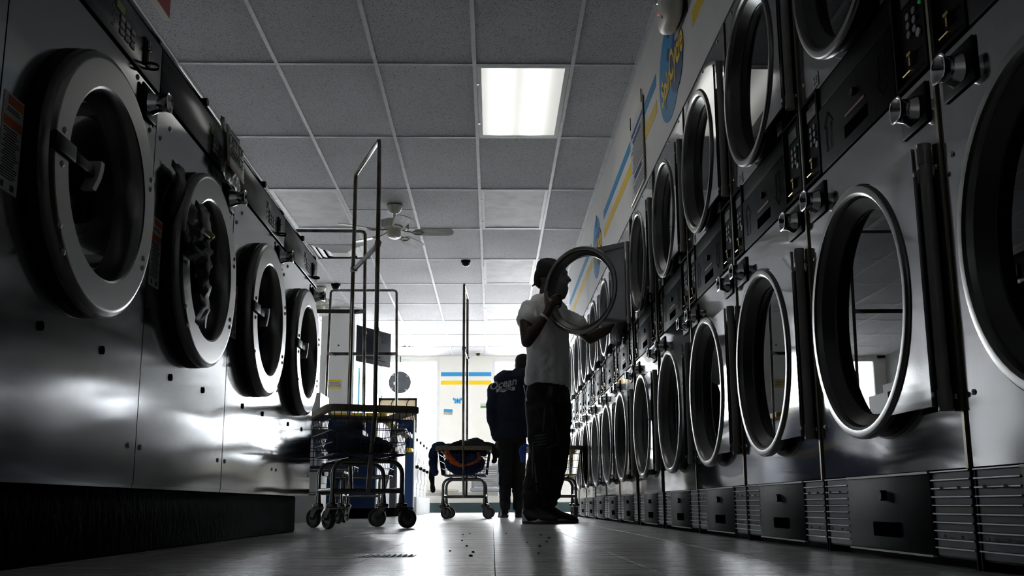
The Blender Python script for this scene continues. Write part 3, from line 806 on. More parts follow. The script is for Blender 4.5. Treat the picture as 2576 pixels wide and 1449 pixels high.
    ln.box((0.0012, y0+0.01, 0.717), (0.0021, y0+0.02, 0.729)).box((0.0012, y0+0.045, 0.717), (0.0021, y0+0.06, 0.729))
    tag(ln.build('label_print', 'ink', lb, 0), kind='stuff')
    return t
WLAB = ['steel front-load washer before the one with a lit keypad', 'steel front-load washer with a lit keypad and dark round door',
        'steel front-load washer marked out of service, its door latch wrapped in tape',
        'steel front-load washer next to the out of service one, before the end washer',
        'steel front-load washer at the end of the row by the laundry carts']
wp = make_washer(0.815)
washers = []
for i in range(5):
    o = wp if i == 0 else copy_tree(wp)
    o.location = (XW, (WB[i]+WB[i+1])/2, 0)
    tag(o, WLAB[i], 'washer', 'front-load washers on the left')
    washers.append(o)
struct(MB().box((XW-0.95, -0.6, 0.0), (XW-0.03, 0.9, 1.405)).build('trim_4', 'panel', smooth=0))
struct(MB().box((XW-1.3, -0.6, 0.0), (XW-0.93, 4.93, 1.42)).build('trim_5', 'darkwall', smooth=0))

# out of service note on the third machine
nt_ = empty('out_of_service_note', (XW+0.01, 3.215, 1.225))
def bent(name, mat, y0, y1, z0, z1, off, parent, nz=8, ny=6, jit=0.0, bow=0.02, th=0.0):
    vs = []; fs = []
    for j in range(nz+1):
        for i in range(ny+1):
            v = j/nz; u = i/ny
            x = off+bow*math.sin(PI*v*0.8)*(0.6+0.4*math.sin(u*3))+0.012*(1-v)+jit*noise.noise(Vector((u*5, v*5, off*90)))
            vs.append((x, y0+(y1-y0)*u+jit*0.5*noise.noise(Vector((u*4+9, v*6, 1))), z0+(z1-z0)*v+jit*0.6*noise.noise(Vector((u*7, v*3, 5)))))
    for j in range(nz):
        for i in range(ny):
            a = j*(ny+1)+i; fs.append((a, a+1, a+ny+2, a+ny+1))
    o = MB().add(vs, fs).build(name, mat, parent, 60)
    s_ = o.modifiers.new('thickness', 'SOLIDIFY'); s_.thickness = 0.0012
    return o
bent('plastic_sleeve', 'plasticbag', -0.118, 0.122, -0.012, 0.185, 0.0, nt_, 12, 12, 0.008, 0.012)
bent('paper_sheet', 'notice', -0.112, 0.104, 0.020, 0.152, 0.020, nt_, 8, 6, 0.0, 0.004)
bent('red_band', 'rednote', -0.112, 0.104, 0.022, 0.050, 0.0225, nt_, 4, 6, 0.0, 0.003)
bent('red_band', 'orange', -0.02, 0.102, 0.136, 0.148, 0.0165, nt_, 3, 6, 0.0, 0.003)
text('handwriting', 'OUT OF', 0.050, 'ink', nt_, face_px((0.0315, -0.012, 0.114)), ext=0.0008)
text('handwriting', 'SERVICE', 0.045, 'ink', nt_, face_px((0.0345, -0.006, 0.073)), ext=0.0008)
tag(nt_, 'crumpled out of service note taped over a washer control panel', 'note')
# tape and rags on the third machine's latch
tp = empty('taped_latch_wrap', (XW+0.055, 2.70, 0.80))
bent('tape_strip', 'tape', -0.06, 0.05, 0.13, 0.29, -0.045, tp, 8, 5, 0.012)
bent('tape_strip', 'tape', 0.03, 0.15, 0.06, 0.20, 0.0, tp, 8, 5, 0.014)
bent('black_bag', 'blackcloth', -0.07, 0.14, 0.0, 0.105, 0.012, tp, 8, 8, 0.02)
bent('yellow_edge', 'tapey', 0.015, 0.095, 0.098, 0.112, 0.03, tp, 2, 6, 0.0)
bent('hanging_rag', 'tape', 0.04, 0.14, -0.16, 0.02, 0.01, tp, 10, 6, 0.016)
tag(tp, 'grey duct tape and torn black plastic wrapped on a washer door latch', 'tape')

# ------------------------------------------------------------------ wall fittings
nb = empty('wall_notice_board', (XR, 5.745, 2.01))
MB().box((-0.004, -0.285, 0.0), (-0.001, 0.275, 0.52)).build('notice_sheet', 'paper', nb, 0)
fr = MB(); fr.tube([(-0.006, 0.275, 0.0), (-0.008, -0.270, 0.0), (-0.008, -0.287, 0.015), (-0.008, -0.287, 0.525)], 0.005, 6)
fr.build('frame_edge', 'brass', nb)
ln = MB()
zz = 0.40
while zz > 0.02:
    ln.box((-0.0055, -0.26+random.uniform(0, 0.06), zz), (-0.004, 0.25-random.uniform(0, 0.12), zz+0.006)); zz -= 0.0165 if not 0.12 < zz < 0.19 else 0.03
tag(ln.build('print_lines', 'outline', nb, 0), kind='stuff')
MB().box((-0.0055, -0.24, 0.425), (-0.004, 0.22, 0.455)).box((-0.0055, -0.16, 0.372), (-0.0058, 0.16, 0.395)).box((-0.0055, -0.15, 0.135), (-0.004, 0.13, 0.165)).build('heading_bar', 'blue_d', nb, 0)
ch = MB()
for yy in (-0.22, 0.24):
    for k in range(7):
        ch.tube([(-0.006, yy+0.006*math.cos(a), 0.515+0.011*k+0.009*math.sin(a)) for a in [2*PI*i/8 for i in range(8)]], 0.0022, 5, True)
ch.build('hanging_chain', 'black', nb)
tag(nb, 'printed notice sheet hung by chains on the right wall', 'notice')

em = empty('emergency_light', (XR, 4.30, 2.465))
sq = MB().sphere((0, 0, 0), 1.0, 40, 24)
spw = lambda t, e: math.copysign(abs(t)**e, t)
for v in sq.v:                                   # puffed, rounded-box housing
    m_ = (abs(v.x)**3+abs(v.y)**3+abs(v.z)**3)**(1/3)
    v.x, v.y, v.z = -0.052+0.052*v.x/m_, 0.150*v.y/m_, 0.100*v.z/m_
sq.build('body', 'cream', em, 60)
MB().box((-0.008, -0.15, -0.095), (0.0, 0.15, 0.095), 0.004).build('back_plate', 'ink', em)
for y in (-0.085, 0.085):
    hd = MB().lathe([(0.002, -0.05), (0.035, -0.045), (0.048, 0.0), (0.050, 0.02), (0.046, 0.024), (0.04, 0.012), (0.001, 0.006)], (0, 0, 0), 'z', 28).build('lamp_head', 'chrome', em, 50)
    hd.location = (-0.085, y*0.9, 0.115); hd.rotation_euler = (0, R(-100), 0)
MB().sphere((-0.1035, 0.035, -0.020), 0.0045, 8, 6).build('indicator', 'led', em)
MB().disc(0.011, (-0.094, -0.03, -0.060), 'x', 0.012, 14).build('test_button', 'ink', em)
MB().disc(0.014, (-0.102, -0.05, -0.01), 'x', 0.004, 16).build('cover_plug', 'cream', em)
tag(em, 'cream emergency light with round lamp heads on the right wall', 'emergency light')

rs = empty('hanging_red_sign', (-1.5, 3.6, 2.33))
MB().box((-0.012, -0.6, 0.006), (0.012, 0.595, 0.40)).build('sign_board', 'redsign', rs, 0)
MB().box((-0.014, -0.6, 0.0), (0.014, 0.6, 0.006)).build('sign_edge', 'cream', rs, 0)
w_ = MB()
for y in (-0.5, 0.5): w_.tube([(0, y, 0.40), (0, y, ZC-2.33)], 0.002, 5)
w_.build('hanging_wire', 'postm', rs)
tag(rs, 'dark red sign board hanging from the ceiling above the washers', 'sign')

# ------------------------------------------------------------------ ceiling fans and cameras
def fan(x, y, label, rot):
    t = empty('ceiling_fan', (x, y, ZC))
    MB().lathe([(0.072, 0.0), (0.074, -0.014)], (0, 0, 0), 'z', 32).build('ceiling_ring', 'brass', t, 50)
    MB().lathe([(0.001, -0.001), (0.071, -0.012), (0.068, -0.035), (0.052, -0.065), (0.03, -0.082), (0.001, -0.084)], (0, 0, 0), 'z', 32).build('canopy', 'cream', t, 50)
    MB().tube([(0, 0, -0.08), (0, 0, -0.15)], 0.012, 12).build('downrod', 'cream', t, 50)
    MB().lathe([(0.001, -0.135), (0.03, -0.14), (0.10, -0.150), (0.125, -0.162), (0.128, -0.19), (0.122, -0.225), (0.10, -0.242), (0.001, -0.245)], (0, 0, 0), 'z', 10).build('motor_housing', 'cream', t, 20)
    for k in range(5):
        a = 2*PI*k/5+rot+0.3
        MB().add([(0.121, -0.048, -0.158), (0.121, 0.048, -0.158), (0.128, 0.036, -0.228), (0.128, -0.036, -0.228)], [(0, 1, 2, 3)]).xf(Matrix.Rotation(a, 4, 'Z')).build('facet_panel', 'blade', t, 0)
    hub = MB().lathe([(0.06, -0.24), (0.062, -0.29), (0.055, -0.305), (0.03, -0.315), (0.001, -0.316)], (0, 0, 0), 'z', 28).build('switch_housing', 'cream', t, 50)
    MB().lathe([(0.045, -0.311), (0.03, -0.3165), (0.001, -0.3175)], (0, 0, 0), 'z', 24).build('bottom_cap', 'chrome', hub, 60)
    for k in range(5):
        a = 2*PI*k/5+rot
        bl = MB(); o_ = [(0.19, -0.05), (0.42, -0.068), (0.50, -0.066), (0.53, -0.04), (0.54, 0.0), (0.53, 0.04), (0.50, 0.066), (0.42, 0.068), (0.19, 0.05)]
        bl.prism(o_, 'z', -0.003, 0.003)
        b = bl.build('blade', 'blade', t, 0)
        b.matrix_local = Matrix.Rotation(a, 4, 'Z') @ Matrix.Translation((0, 0, -0.262)) @ Matrix.Rotation(R(-13), 4, 'X')
        br = MB().tube([(-0.12, 0, 0.02), (-0.03, 0.0, 0.0), (0.0, -0.03, -0.006), (0.05, -0.035, -0.006), (0.075, 0, -0.006), (0.05, 0.035, -0.006), (0.0, 0.03, -0.006), (-0.03, 0.0, 0.0)], 0.006, 6).build('blade_iron', 'postm', b)
        br.location = (0.19, 0, 0)
    tag(t, label, 'ceiling fan', 'ceiling fans')
fan(-0.886, 8.54, 'white five-blade ceiling fan seen through the tall cart rack', R(-3))
fan(-2.15, 11.94, 'white five-blade ceiling fan near the square column', R(20))
def dome(x, y, label, mat='black', s_=1.0):
    t = empty('dome_camera', (x, y, ZC))
    MB().lathe([(0.001, 0.0), (0.052*s_, -0.001), (0.054*s_, -0.012*s_), (0.048*s_, -0.03*s_), (0.001, -0.035*s_)], (0, 0, 0), 'z', 28).build('base', mat, t, 50)
    MB().lathe([(0.046*s_, -0.028*s_), (0.040*s_, -0.052*s_), (0.026*s_, -0.068*s_), (0.001, -0.074*s_)], (0, 0, 0), 'z', 28).build('dome', 'glossblack', t, 60)
    MB().sphere((0, -0.02*s_, -0.056*s_), 0.018*s_, 12, 8).build('lens', 'dim', t)
    tag(t, label, 'camera')
dome(-0.294, 10.585, 'black dome security camera beside the unlit panel above the man')
dome(-0.25, 17.19, 'small pale dome camera on the ceiling near the windows', 'cream')
dome(-1.926, 11.76, 'black dome security camera near the column and ceiling fan', 'black', 1.1)
# ------------------------------------------------------------------ laundry carts
def rrect(hx, hy, r, z, n=5):
    pts = []
    for cx, cy, a0 in ((hx-r, hy-r, 0), (-hx+r, hy-r, PI/2), (-hx+r, -hy+r, PI), (hx-r, -hy+r, 1.5*PI)):
        for i in range(n+1):
            a = a0+PI/2*i/n
            pts.append((cx+r*math.cos(a), cy+r*math.sin(a), z))
    return pts
def make_cart(loc, rz, label, wire='wireblue', rack=2.22, liner=None, spin=(0.3, 1.2, -0.6, 0.9)):
    t = empty('laundry_cart', loc, rz)
    HX, HY = 0.245, 0.345
    hx, hy = 0.205, 0.30
    ZR, ZB = 0.655, 0.405
    # padded rim: flattened band
    rim = MB(); n = 24
    o = rrect(HX+0.016, HY+0.016, 0.06, 0); i_ = rrect(HX-0.012, HY-0.012, 0.045, 0); k = len(o)
    vs = [(p[0], p[1], ZR-0.022) for p in o]+[(p[0]*1.004, p[1]*1.004, ZR) for p in o]+[(p[0], p[1], ZR+0.014) for p in o]+[(p[0], p[1], ZR+0.016) for p in i_]+[(p[0], p[1], ZR-0.024) for p in i_]
    fs = []
    for a in range(5):
        b = (a+1) % 5
        for j in range(k): fs.append((a*k+j, a*k+(j+1) % k, b*k+(j+1) % k, b*k+j))
    rim.add(vs, fs).build('rim_bumper', 'tan', t, 40)
    def sect(v):
        return hx+(HX-0.008-hx)*v, hy+(HY-0.008-hy)*v, ZB+(ZR-0.015-ZB)*v
    wr_ = MB()
    for v, rad in ((0.0, 0.0035), (0.27, 0.003), (0.55, 0.003), (0.80, 0.003)):
        a, b, z = sect(v); wr_.tube(rrect(a, b, 0.035, z), rad, 5, True)
    for side in range(4):
        m = 12 if side % 2 == 0 else 17
        for q in range(m+1):
            s_ = -0.93+1.86*q/m; pts = []
            for v in (0.0, 1.0):
                a, b, z = sect(v)
                pts.append({0: (s_*a, -b, z), 1: (a, s_*b, z), 2: (s_*a, b, z), 3: (-a, s_*b, z)}[side])
            wr_.tube(pts, 0.0021, 4)
    for q in range(11):
        s_ = -0.9+1.8*q/10
        wr_.tube([(s_*hx, -hy, ZB), (s_*hx, hy, ZB)], 0.0022, 4); wr_.tube([(-hx, s_*hy, ZB), (hx, s_*hy, ZB)], 0.0022, 4)
    wr_.build('wire_basket', wire, t, 60)
    if liner:
        lm = MB(); a0, b0, z0 = sect(0.02); a1, b1, z1 = sect(0.97)
        for (p, q) in (((1, -1), (1, 1)),):
            lm.add([(p[0]*a0*0.97, p[1]*b0*0.97, z0), (q[0]*a0*0.97, q[1]*b0*0.97, z0), (q[0]*a1*0.97, q[1]*b1*0.97, z1), (p[0]*a1*0.97, p[1]*b1*0.97, z1)], [(0, 1, 2, 3)])
        lm.build('liner_panel', liner, t, 0)
    # frame
    wx, wy, zl = 0.195, 0.215, 0.136
    for sy in (-1, 1):
        leg = [(-wx, sy*wy, zl), (-wx, sy*wy, 0.30)]+[(-wx+0.07*(1-math.cos(a)), sy*wy, 0.30+0.07*math.sin(a)) for a in [PI/2*i/5 for i in range(1, 6)]]
        leg += [(-p[0], p[1], p[2]) for p in leg[::-1]]
        MB().tube(leg, 0.0125, 10).build('leg_frame', 'tube', t, 60)
        MB().tube([(-wx, sy*wy, 0.205), (wx, sy*wy, 0.205)], 0.013, 10).build('cross_bar', 'tube', t, 60)
    for sx in (-1, 1):
        MB().tube([(sx*wx, -wy, 0.215), (sx*wx, wy, 0.215)], 0.010, 8).build('side_bar', 'tube', t, 60)
        MB().tube([(sx*0.12, -hy, 0.385), (sx*0.12, hy, 0.385)], 0.010, 8).build('basket_rail', 'tube', t, 60)
    c_i = 0
    for sx in (-1, 1):
        for sy in (-1, 1):
            c = empty('caster', (sx*wx, sy*wy, 0.0), spin[c_i]); c.parent = t; c.scale = (1.13, 1.13, 1.13); c_i += 1
            f = MB().lathe([(0.0125, 0.165), (0.016, 0.125), (0.028, 0.120), (0.030, 0.108), (0.024, 0.100), (0.001, 0.099)], (0, 0, 0), 'z', 16)
            for q in (-1, 1):
                f.add([(-0.024, q*0.019, 0.104), (0.022, q*0.019, 0.104), (0.044, q*0.019, 0.052), (0.026, q*0.019, 0.036), (-0.024, q*0.022, 0.104), (0.022, q*0.022, 0.104), (0.044, q*0.022, 0.052), (0.026, q*0.022, 0.036)],
                      [(0, 1, 2, 3), (7, 6, 5, 4), (0, 4, 5, 1), (1, 5, 6, 2), (2, 6, 7, 3), (3, 7, 4, 0)])
            f.tube([(0.032, -0.027, 0.048), (0.032, 0.027, 0.048)], 0.006, 8)
            f.build('fork', 'tube', c, 40)
            w = MB().ring([(0.034, -0.012), (0.044, -0.014), (0.048, -0.008), (0.048, 0.008), (0.044, 0.014), (0.034, 0.012)], (0.032, 0, 0.048), 'y', 32).build('wheel', 'tyre', c, 50)
            MB().lathe([(0.001, -0.009), (0.012, -0.012), (0.036, -0.006), (0.036, 0.006), (0.012, 0.012), (0.001, 0.009)], (0.032, 0, 0.048), 'y', 24).build('wheel_hub', 'hub', c, 40)
    # hanging rack: two poles joined over the top
    ry = HY-0.02
    for sy in (-1, 1):
        MB().tube([(0, sy*(wy+0.012), 0.20), (0, sy*(wy+0.05), 0.36), (0, sy*(ry+0.028), 0.62), (0, sy*(ry+0.022), 0.72), (0, sy*ry, rack-0.03)], 0.0125, 10).build('rack_pole', 'rust', t, 60)
    MB().tube([(0, -ry, rack-0.06), (0, -ry, rack-0.025), (0, -ry+0.01, rack-0.007), (0, -ry+0.03, rack), (0, ry-0.03, rack), (0, ry-0.01, rack-0.007), (0, ry, rack-0.025), (0, ry, rack-0.06)], 0.0125, 10).build('rack_top_bar', 'rust', t, 60)
    MB().box((-0.006, -ry, 1.57), (0.006, ry, 1.60)).build('rack_brace', 'tube', t, 0)
    for sy in (-1, 1):
        MB().add([(-0.016, sy*(ry+0.016), 1.575), (0.016, sy*(ry+0.016), 1.575), (0.014, sy*(ry-0.07), 1.565), (-0.014, sy*(ry-0.07), 1.565), (-0.016, sy*(ry+0.016), 1.61), (0.016, sy*(ry+0.016), 1.61)],
                 [(0, 1, 2, 3), (0, 4, 5, 1), (4, 3, 2, 5), (0, 3, 4), (1, 5, 2)]).build('brace_bracket', 'postm', t, 0)
    for sy in (-1, 1): MB().sphere((0.014, sy*(ry+0.004), 1.60), 0.009, 8, 6).build('brace_bolt', 'black', t)
    tag(t, label, 'laundry cart', 'rolling laundry carts')
    return t
c1 = make_cart((-0.765, 5.70, 0), R(20), 'rolling wire laundry cart with tall rack beside the end washer', spin=(1.9, 2.1, 0.2, 2.6))
c4 = make_cart((-1.31, 7.32, 0), R(92), 'rolling laundry cart parked broadside just behind the cart by the end washer', spin=(0.5, -1.6, 2.9, 1.0))
c5 = make_cart((-1.27, 9.45, 0), R(90), 'rolling laundry cart with rack standing among the blue tables', spin=(0.2, 1.0, 2.0, -0.5))
c2 = make_cart((-0.262, 9.50, 0), R(-1.5), 'rolling laundry cart heaped with dark clothes in the aisle', spin=(-0.5, 0.2, -0.3, 0.4))
c3 = make_cart((0.590, 9.50, 0), R(0), 'yellow lined laundry cart against the dryers behind the man', wire='wireyel', liner='wireyel', spin=(-0.9, 1.2, -1.7, -1.3))

# ------------------------------------------------------------------ lofted bodies
def loft(mb, secs, n=20, cap=True):
    """secs: (center, rx, ry, axis_x, axis_y) rings joined into a closed tube with rounded ends"""
    rings = []
    for (c, rx, ry, ax, ay) in secs:
        c = Vector(c)
        rings.append([c+Vector(ax)*(rx*math.cos(2*PI*k/n))+Vector(ay)*(ry*math.sin(2*PI*k/n)) for k in range(n)])
    vs = [p for q in rings for p in q]; fs = []
    for i in range(len(rings)-1):
        for k in range(n):
            l = (k+1) % n; fs.append((i*n+k, i*n+l, (i+1)*n+l, (i+1)*n+k))
    fs.append(tuple(range(n))[::-1]); fs.append(tuple((len(rings)-1)*n+k for k in range(n)))
    mb.add(vs, fs)
def limb(mb, pts, rad, n=14, flat=1.0):
    """tapering round limb through the points, with dome ends"""
    P_ = [Vector(p) for p in pts]
    # resample with Catmull-Rom
    Q = []; Rr = []
    m = len(P_)
    for i in range(m-1):
        p0, p1, p2, p3 = P_[max(i-1, 0)], P_[i], P_[i+1], P_[min(i+2, m-1)]
        for s_ in range(6):
            t = s_/6
            Q.append(0.5*((2*p1)+(p2-p0)*t+(2*p0-5*p1+4*p2-p3)*t*t+(3*p1-p0-3*p2+p3)*t**3))
            Rr.append(rad[i]+(rad[i+1]-rad[i])*t)
    Q.append(P_[-1]); Rr.append(rad[-1])
    d0 = (Q[0]-Q[1]).normalized(); d1 = (Q[-1]-Q[-2]).normalized()
    pre = [(Q[0]+d0*Rr[0]*math.sin(a), Rr[0]*math.cos(a)) for a in (1.35, 0.9, 0.45)]
    post = [(Q[-1]+d1*Rr[-1]*math.sin(a), Rr[-1]*math.cos(a)) for a in (0.45, 0.9, 1.35)]
    allp = pre+list(zip(Q, Rr))+post
    mb.tube([p for p, _ in allp], [r for _, r in allp], n)
def remesh(mb, name, mat, parent, voxel, smooth=4, disp=None):
    me = bpy.data.meshes.new(name)
    me.from_pydata([tuple(p) for p in mb.v], [], mb.f)
    bm = bmesh.new(); bm.from_mesh(me); bmesh.ops.recalc_face_normals(bm, faces=bm.faces); bm.to_mesh(me); bm.free()
    o = bpy.data.objects.new(name, me); COL.objects.link(o)
    r = o.modifiers.new('r', 'REMESH'); r.mode = 'VOXEL'; r.voxel_size = voxel
    if smooth:
        s_ = o.modifiers.new('s', 'SMOOTH'); s_.iterations = smooth; s_.factor = 0.5
    dg = bpy.context.evaluated_depsgraph_get()
    me2 = bpy.data.meshes.new_from_object(o.evaluated_get(dg))
    bpy.data.objects.remove(o); bpy.data.meshes.remove(me)
    if disp:
        for v, nn in zip(me2.vertices, [x.vector.copy() for x in me2.vertex_normals]):
            v.co = v.co+nn*disp(v.co)
    me2.materials.clear(); me2.materials.append(M[mat]); me2.shade_smooth(); me2.name = name
    ob = bpy.data.objects.new(name, me2); COL.objects.link(ob)
    if parent: ob.parent = parent
    return ob
def folds(amp, fz=(9, 9, 22), seed=0.0):
    return lambda p: amp*(noise.noise(Vector((p.x*fz[0]+seed, p.y*fz[1], p.z*fz[2])))+0.5*noise.noise(Vector((p.x*fz[0]*2.3, p.y*fz[1]*2.3+seed, p.z*fz[2]*2.1))))

def head(mb, c, f, s_=1.0, neck=None):
    """head with jaw, brow, nose, lips, ears; c = centre, f = facing (unit, horizontal)"""
    c = Vector(c); f = Vector(f); l = Vector((-f.y, f.x, 0)); u = Vector((0, 0, 1))
    def at(a, b, d): return c+f*(a*s_)+l*(b*s_)+u*(d*s_)
    secs = [(-0.115, 0.015, 0.030, 0.030), (-0.105, 0.028, 0.050, 0.045), (-0.085, 0.022, 0.074, 0.058), (-0.055, 0.010, 0.088, 0.066), (-0.02, 0.0, 0.094, 0.070), (0.02, -0.004, 0.098, 0.074), (0.06, -0.006, 0.098, 0.076), (0.09, -0.008, 0.086, 0.068), (0.112, -0.008, 0.060, 0.048), (0.122, -0.008, 0.025, 0.02)]
    loft(mb, [(at(o, 0, h), a*s_, b*s_, f, l) for (h, o, a, b) in secs], 24)
    limb(mb, [at(0.088, 0, 0.022), at(0.103, 0, -0.002), at(0.112, 0, -0.018)], [0.010*s_, 0.013*s_, 0.016*s_], 10)       # nose
    for q in (-1, 1): limb(mb, [at(0.098, q*0.013, -0.022), at(0.092, q*0.018, -0.02)], [0.009*s_, 0.008*s_], 8)        # nostrils
    limb(mb, [at(0.084, -0.045, 0.030), at(0.096, 0, 0.034), at(0.084, 0.045, 0.030)], [0.010*s_]*3, 8)                   # brow
    limb(mb, [at(0.082, -0.022, -0.052), at(0.097, 0, -0.050), at(0.082, 0.022, -0.052)], [0.007*s_, 0.010*s_, 0.007*s_], 8)
    limb(mb, [at(0.080, -0.020, -0.066), at(0.094, 0, -0.066), at(0.080, 0.020, -0.066)], [0.007*s_, 0.011*s_, 0.007*s_], 8)
    limb(mb, [at(0.070, 0, -0.098), at(0.080, 0, -0.100)], [0.016*s_, 0.014*s_], 8)
    for q in (-1, 1):
        limb(mb, [at(-0.012, q*0.074, 0.026), at(-0.022, q*0.084, 0.014), at(-0.018, q*0.082, -0.012), at(-0.006, q*0.076, -0.03)], [0.010*s_, 0.012*s_, 0.011*s_, 0.008*s_], 8)
    if neck is not None:
        limb(mb, [neck, (Vector(neck)+at(-0.03, 0, -0.08))*0.5, at(-0.03, 0, -0.07)], [0.066*s_, 0.056*s_, 0.056*s_], 16)

# ------------------------------------------------------------------ the man at the dryer
man = empty('person', (0.38, 6.78, 0))
inv = Matrix.Translation((-0.38, -6.78, 0))
Fd = Vector((0.72, -0.69, 0)); Ld = Vector((0.69, 0.72, 0))
shR = Vector((0.250, 6.645, 1.490)); shL = Vector((0.555, 6.93, 1.470))
elR = Vector((0.235, 6.520, 1.215)); wrR = Vector((0.372, 6.505, 1.405))
elL = Vector((0.70, 6.87, 1.295)); wrL = Vector((0.875, 6.735, 1.375))
body = MB()
head(body, (0.432, 6.80, 1.728), (1, 0.02, 0), 1.06, (0.385, 6.79, 1.535))
tc = lambda z, dx=0, dy=0: Vector((0.395+dx, 6.785+dy, z))
loft(body, [(tc(z), a, b, Ld, Fd) for z, a, b in ((0.86, 0.10, 0.08), (0.95, 0.15, 0.10), (1.08, 0.14, 0.09), (1.25, 0.155, 0.10), (1.40, 0.17, 0.10), (1.50, 0.13, 0.07), (1.55, 0.06, 0.05))], 20)
limb(body, [shR*0.75+elR*0.25, (shR+elR)/2+Vector((-0.012, -0.012, 0)), elR], [0.046, 0.048, 0.040], 14)
limb(body, [elR, elR*0.6+wrR*0.4+Vector((-0.004, -0.01, -0.008)), wrR], [0.041, 0.042, 0.027], 14)
limb(body, [shL*0.9+elL*0.1+Vector((-0.03, 0, -0.02)), shL*0.75+elL*0.25, (shL+elL)/2, elL], [0.04, 0.045, 0.048, 0.040], 14)
limb(body, [tc(1.43)-Ld*0.10, shR*0.75+elR*0.25], [0.05, 0.046], 12)
limb(body, [elL, (elL+wrL)/2, wrL], [0.040, 0.039, 0.027], 14)
# right hand closed over the rim of the opened door
pc = Vector((0.400, 6.528, 1.470))
limb(body, [wrR, (wrR+pc)/2, pc+Vector((0, 0, 0.01))], [0.026, 0.030, 0.032], 12)
for k, (dz, ln_) in enumerate(((0.042, 0.036), (0.018, 0.042), (-0.006, 0.040), (-0.028, 0.032))):
    b0 = pc+Vector((0.004, -0.004, dz*0.8+0.012))
    k1 = b0+Vector((0.034, -0.004, 0.016+0.1*dz))
    k2 = k1+Vector((ln_*0.75, 0.020, 0.004))
    k3 = k2+Vector((0.006, ln_*0.72, -0.008))
    k4 = k3+Vector((-0.014, ln_*0.40, -0.010))
    limb(body, [b0, k1, k2, k3, k4], [0.011, 0.0108, 0.0098, 0.009, 0.0078], 10)
tb = pc+Vector((-0.012, 0.0, 0.030))
limb(body, [pc+Vector((-0.012, -0.002, 0.0)), tb, tb+Vector((-0.012, 0.022, 0.036)), tb+Vector((-0.004, 0.036, 0.066))], [0.016, 0.0145, 0.0115, 0.009], 10)
# left hand inside the drum, fingers loosely spread around the laundry
hl = wrL+Vector((0.045, -0.022, 0.006))
limb(body, [wrL, hl, hl+Vector((0.028, -0.012, 0.0))], [0.025, 0.032, 0.030], 12)
for k in range(4):
    b0 = hl+Vector((0.030, -0.030+0.019*k, 0.008))
    limb(body, [b0, b0+Vector((0.038, -0.012+0.004*k, 0.004)), b0+Vector((0.066, -0.018+0.004*k, -0.014)), b0+Vector((0.078, -0.02+0.004*k, -0.036))], [0.0105, 0.0098, 0.009, 0.0078], 10)
limb(body, [hl+Vector((-0.005, -0.03, 0)), hl+Vector((0.018, -0.056, -0.004)), hl+Vector((0.045, -0.066, -0.018))], [0.014, 0.012, 0.009], 10)
hipR = Vector((0.325, 6.725, 0.90)); hipL = Vector((0.455, 6.860, 0.90))
knR = Vector((0.325, 6.675, 0.50)); knL = Vector((0.455, 6.845, 0.50))
anR = Vector((0.268, 6.655, 0.10)); anL = Vector((0.385, 6.845, 0.10))
limb(body, [hipR, knR, anR], [0.075, 0.055, 0.036], 14); limb(body, [hipL, knL, anL], [0.075, 0.055, 0.036], 14)
limb(body, [anR, anR+Vector((0.06, -0.07, -0.055))], [0.036, 0.028], 10); limb(body, [anL, anL+Vector((0.10, -0.01, -0.055))], [0.036, 0.028], 10)
body.xf(inv)
remesh(body, 'body', 'skin', man, 0.0052, 3)
# beard and cap
bd = MB()
hc = Vector((0.432, 6.80, 1.728))
loft(bd, [(hc+Vector((o, 0, h)), a, b, Vector((1, 0, 0)), Vector((0, 1, 0))) for (h, o, a, b) in ((-0.160, 0.072, 0.010, 0.012), (-0.150, 0.066, 0.024, 0.026), (-0.130, 0.050, 0.050, 0.046), (-0.105, 0.040, 0.070, 0.062), (-0.080, 0.034, 0.080, 0.070), (-0.055, 0.024, 0.084, 0.0735), (-0.035, 0.010, 0.060, 0.076), (-0.02, -0.004, 0.03, 0.076))], 24)
limb(bd, [hc+Vector((0.092, -0.036, -0.062)), hc+Vector((0.105, -0.022, -0.045)), hc+Vector((0.111, 0, -0.040)), hc+Vector((0.105, 0.022, -0.045)), hc+Vector((0.092, 0.036, -0.062))], [0.007]*5, 8)
bd.xf(inv); remesh(bd, 'beard', 'hair', man, 0.005, 2)
cp = MB()
loft(cp, [(hc+Vector((o, 0, h)), a, b, Vector((1, 0, -0.16)).normalized(), Vector((0, 1, 0))) for (h, o, a, b) in ((-0.015, -0.045, 0.070, 0.070), (0.005, -0.030, 0.090, 0.082), (0.035, -0.012, 0.108, 0.087), (0.065, -0.008, 0.110, 0.087), (0.095, -0.010, 0.100, 0.080), (0.120, -0.012, 0.076, 0.062), (0.136, -0.014, 0.035, 0.03))], 28)
limb(cp, [hc+Vector((-0.105, 0.0, -0.010)), hc+Vector((-0.125, 0.004, -0.045)), hc+Vector((-0.145, 0.008, -0.062))], [0.016, 0.010, 0.006], 8)
limb(cp, [hc+Vector((-0.10, 0.0, 0.03)), hc+Vector((-0.105, 0.0, -0.03)), hc+Vector((-0.090, 0.0, -0.068))], [0.03, 0.032, 0.018], 10)
cp.xf(inv); remesh(cp, 'cap', 'cap', man, 0.006, 3)
for q in (-1, 1):
    MB().sphere(hc+Vector((0.083, q*0.034, 0.014)), 0.0115, 12, 8).xf(inv).build('eye', 'hair', man)
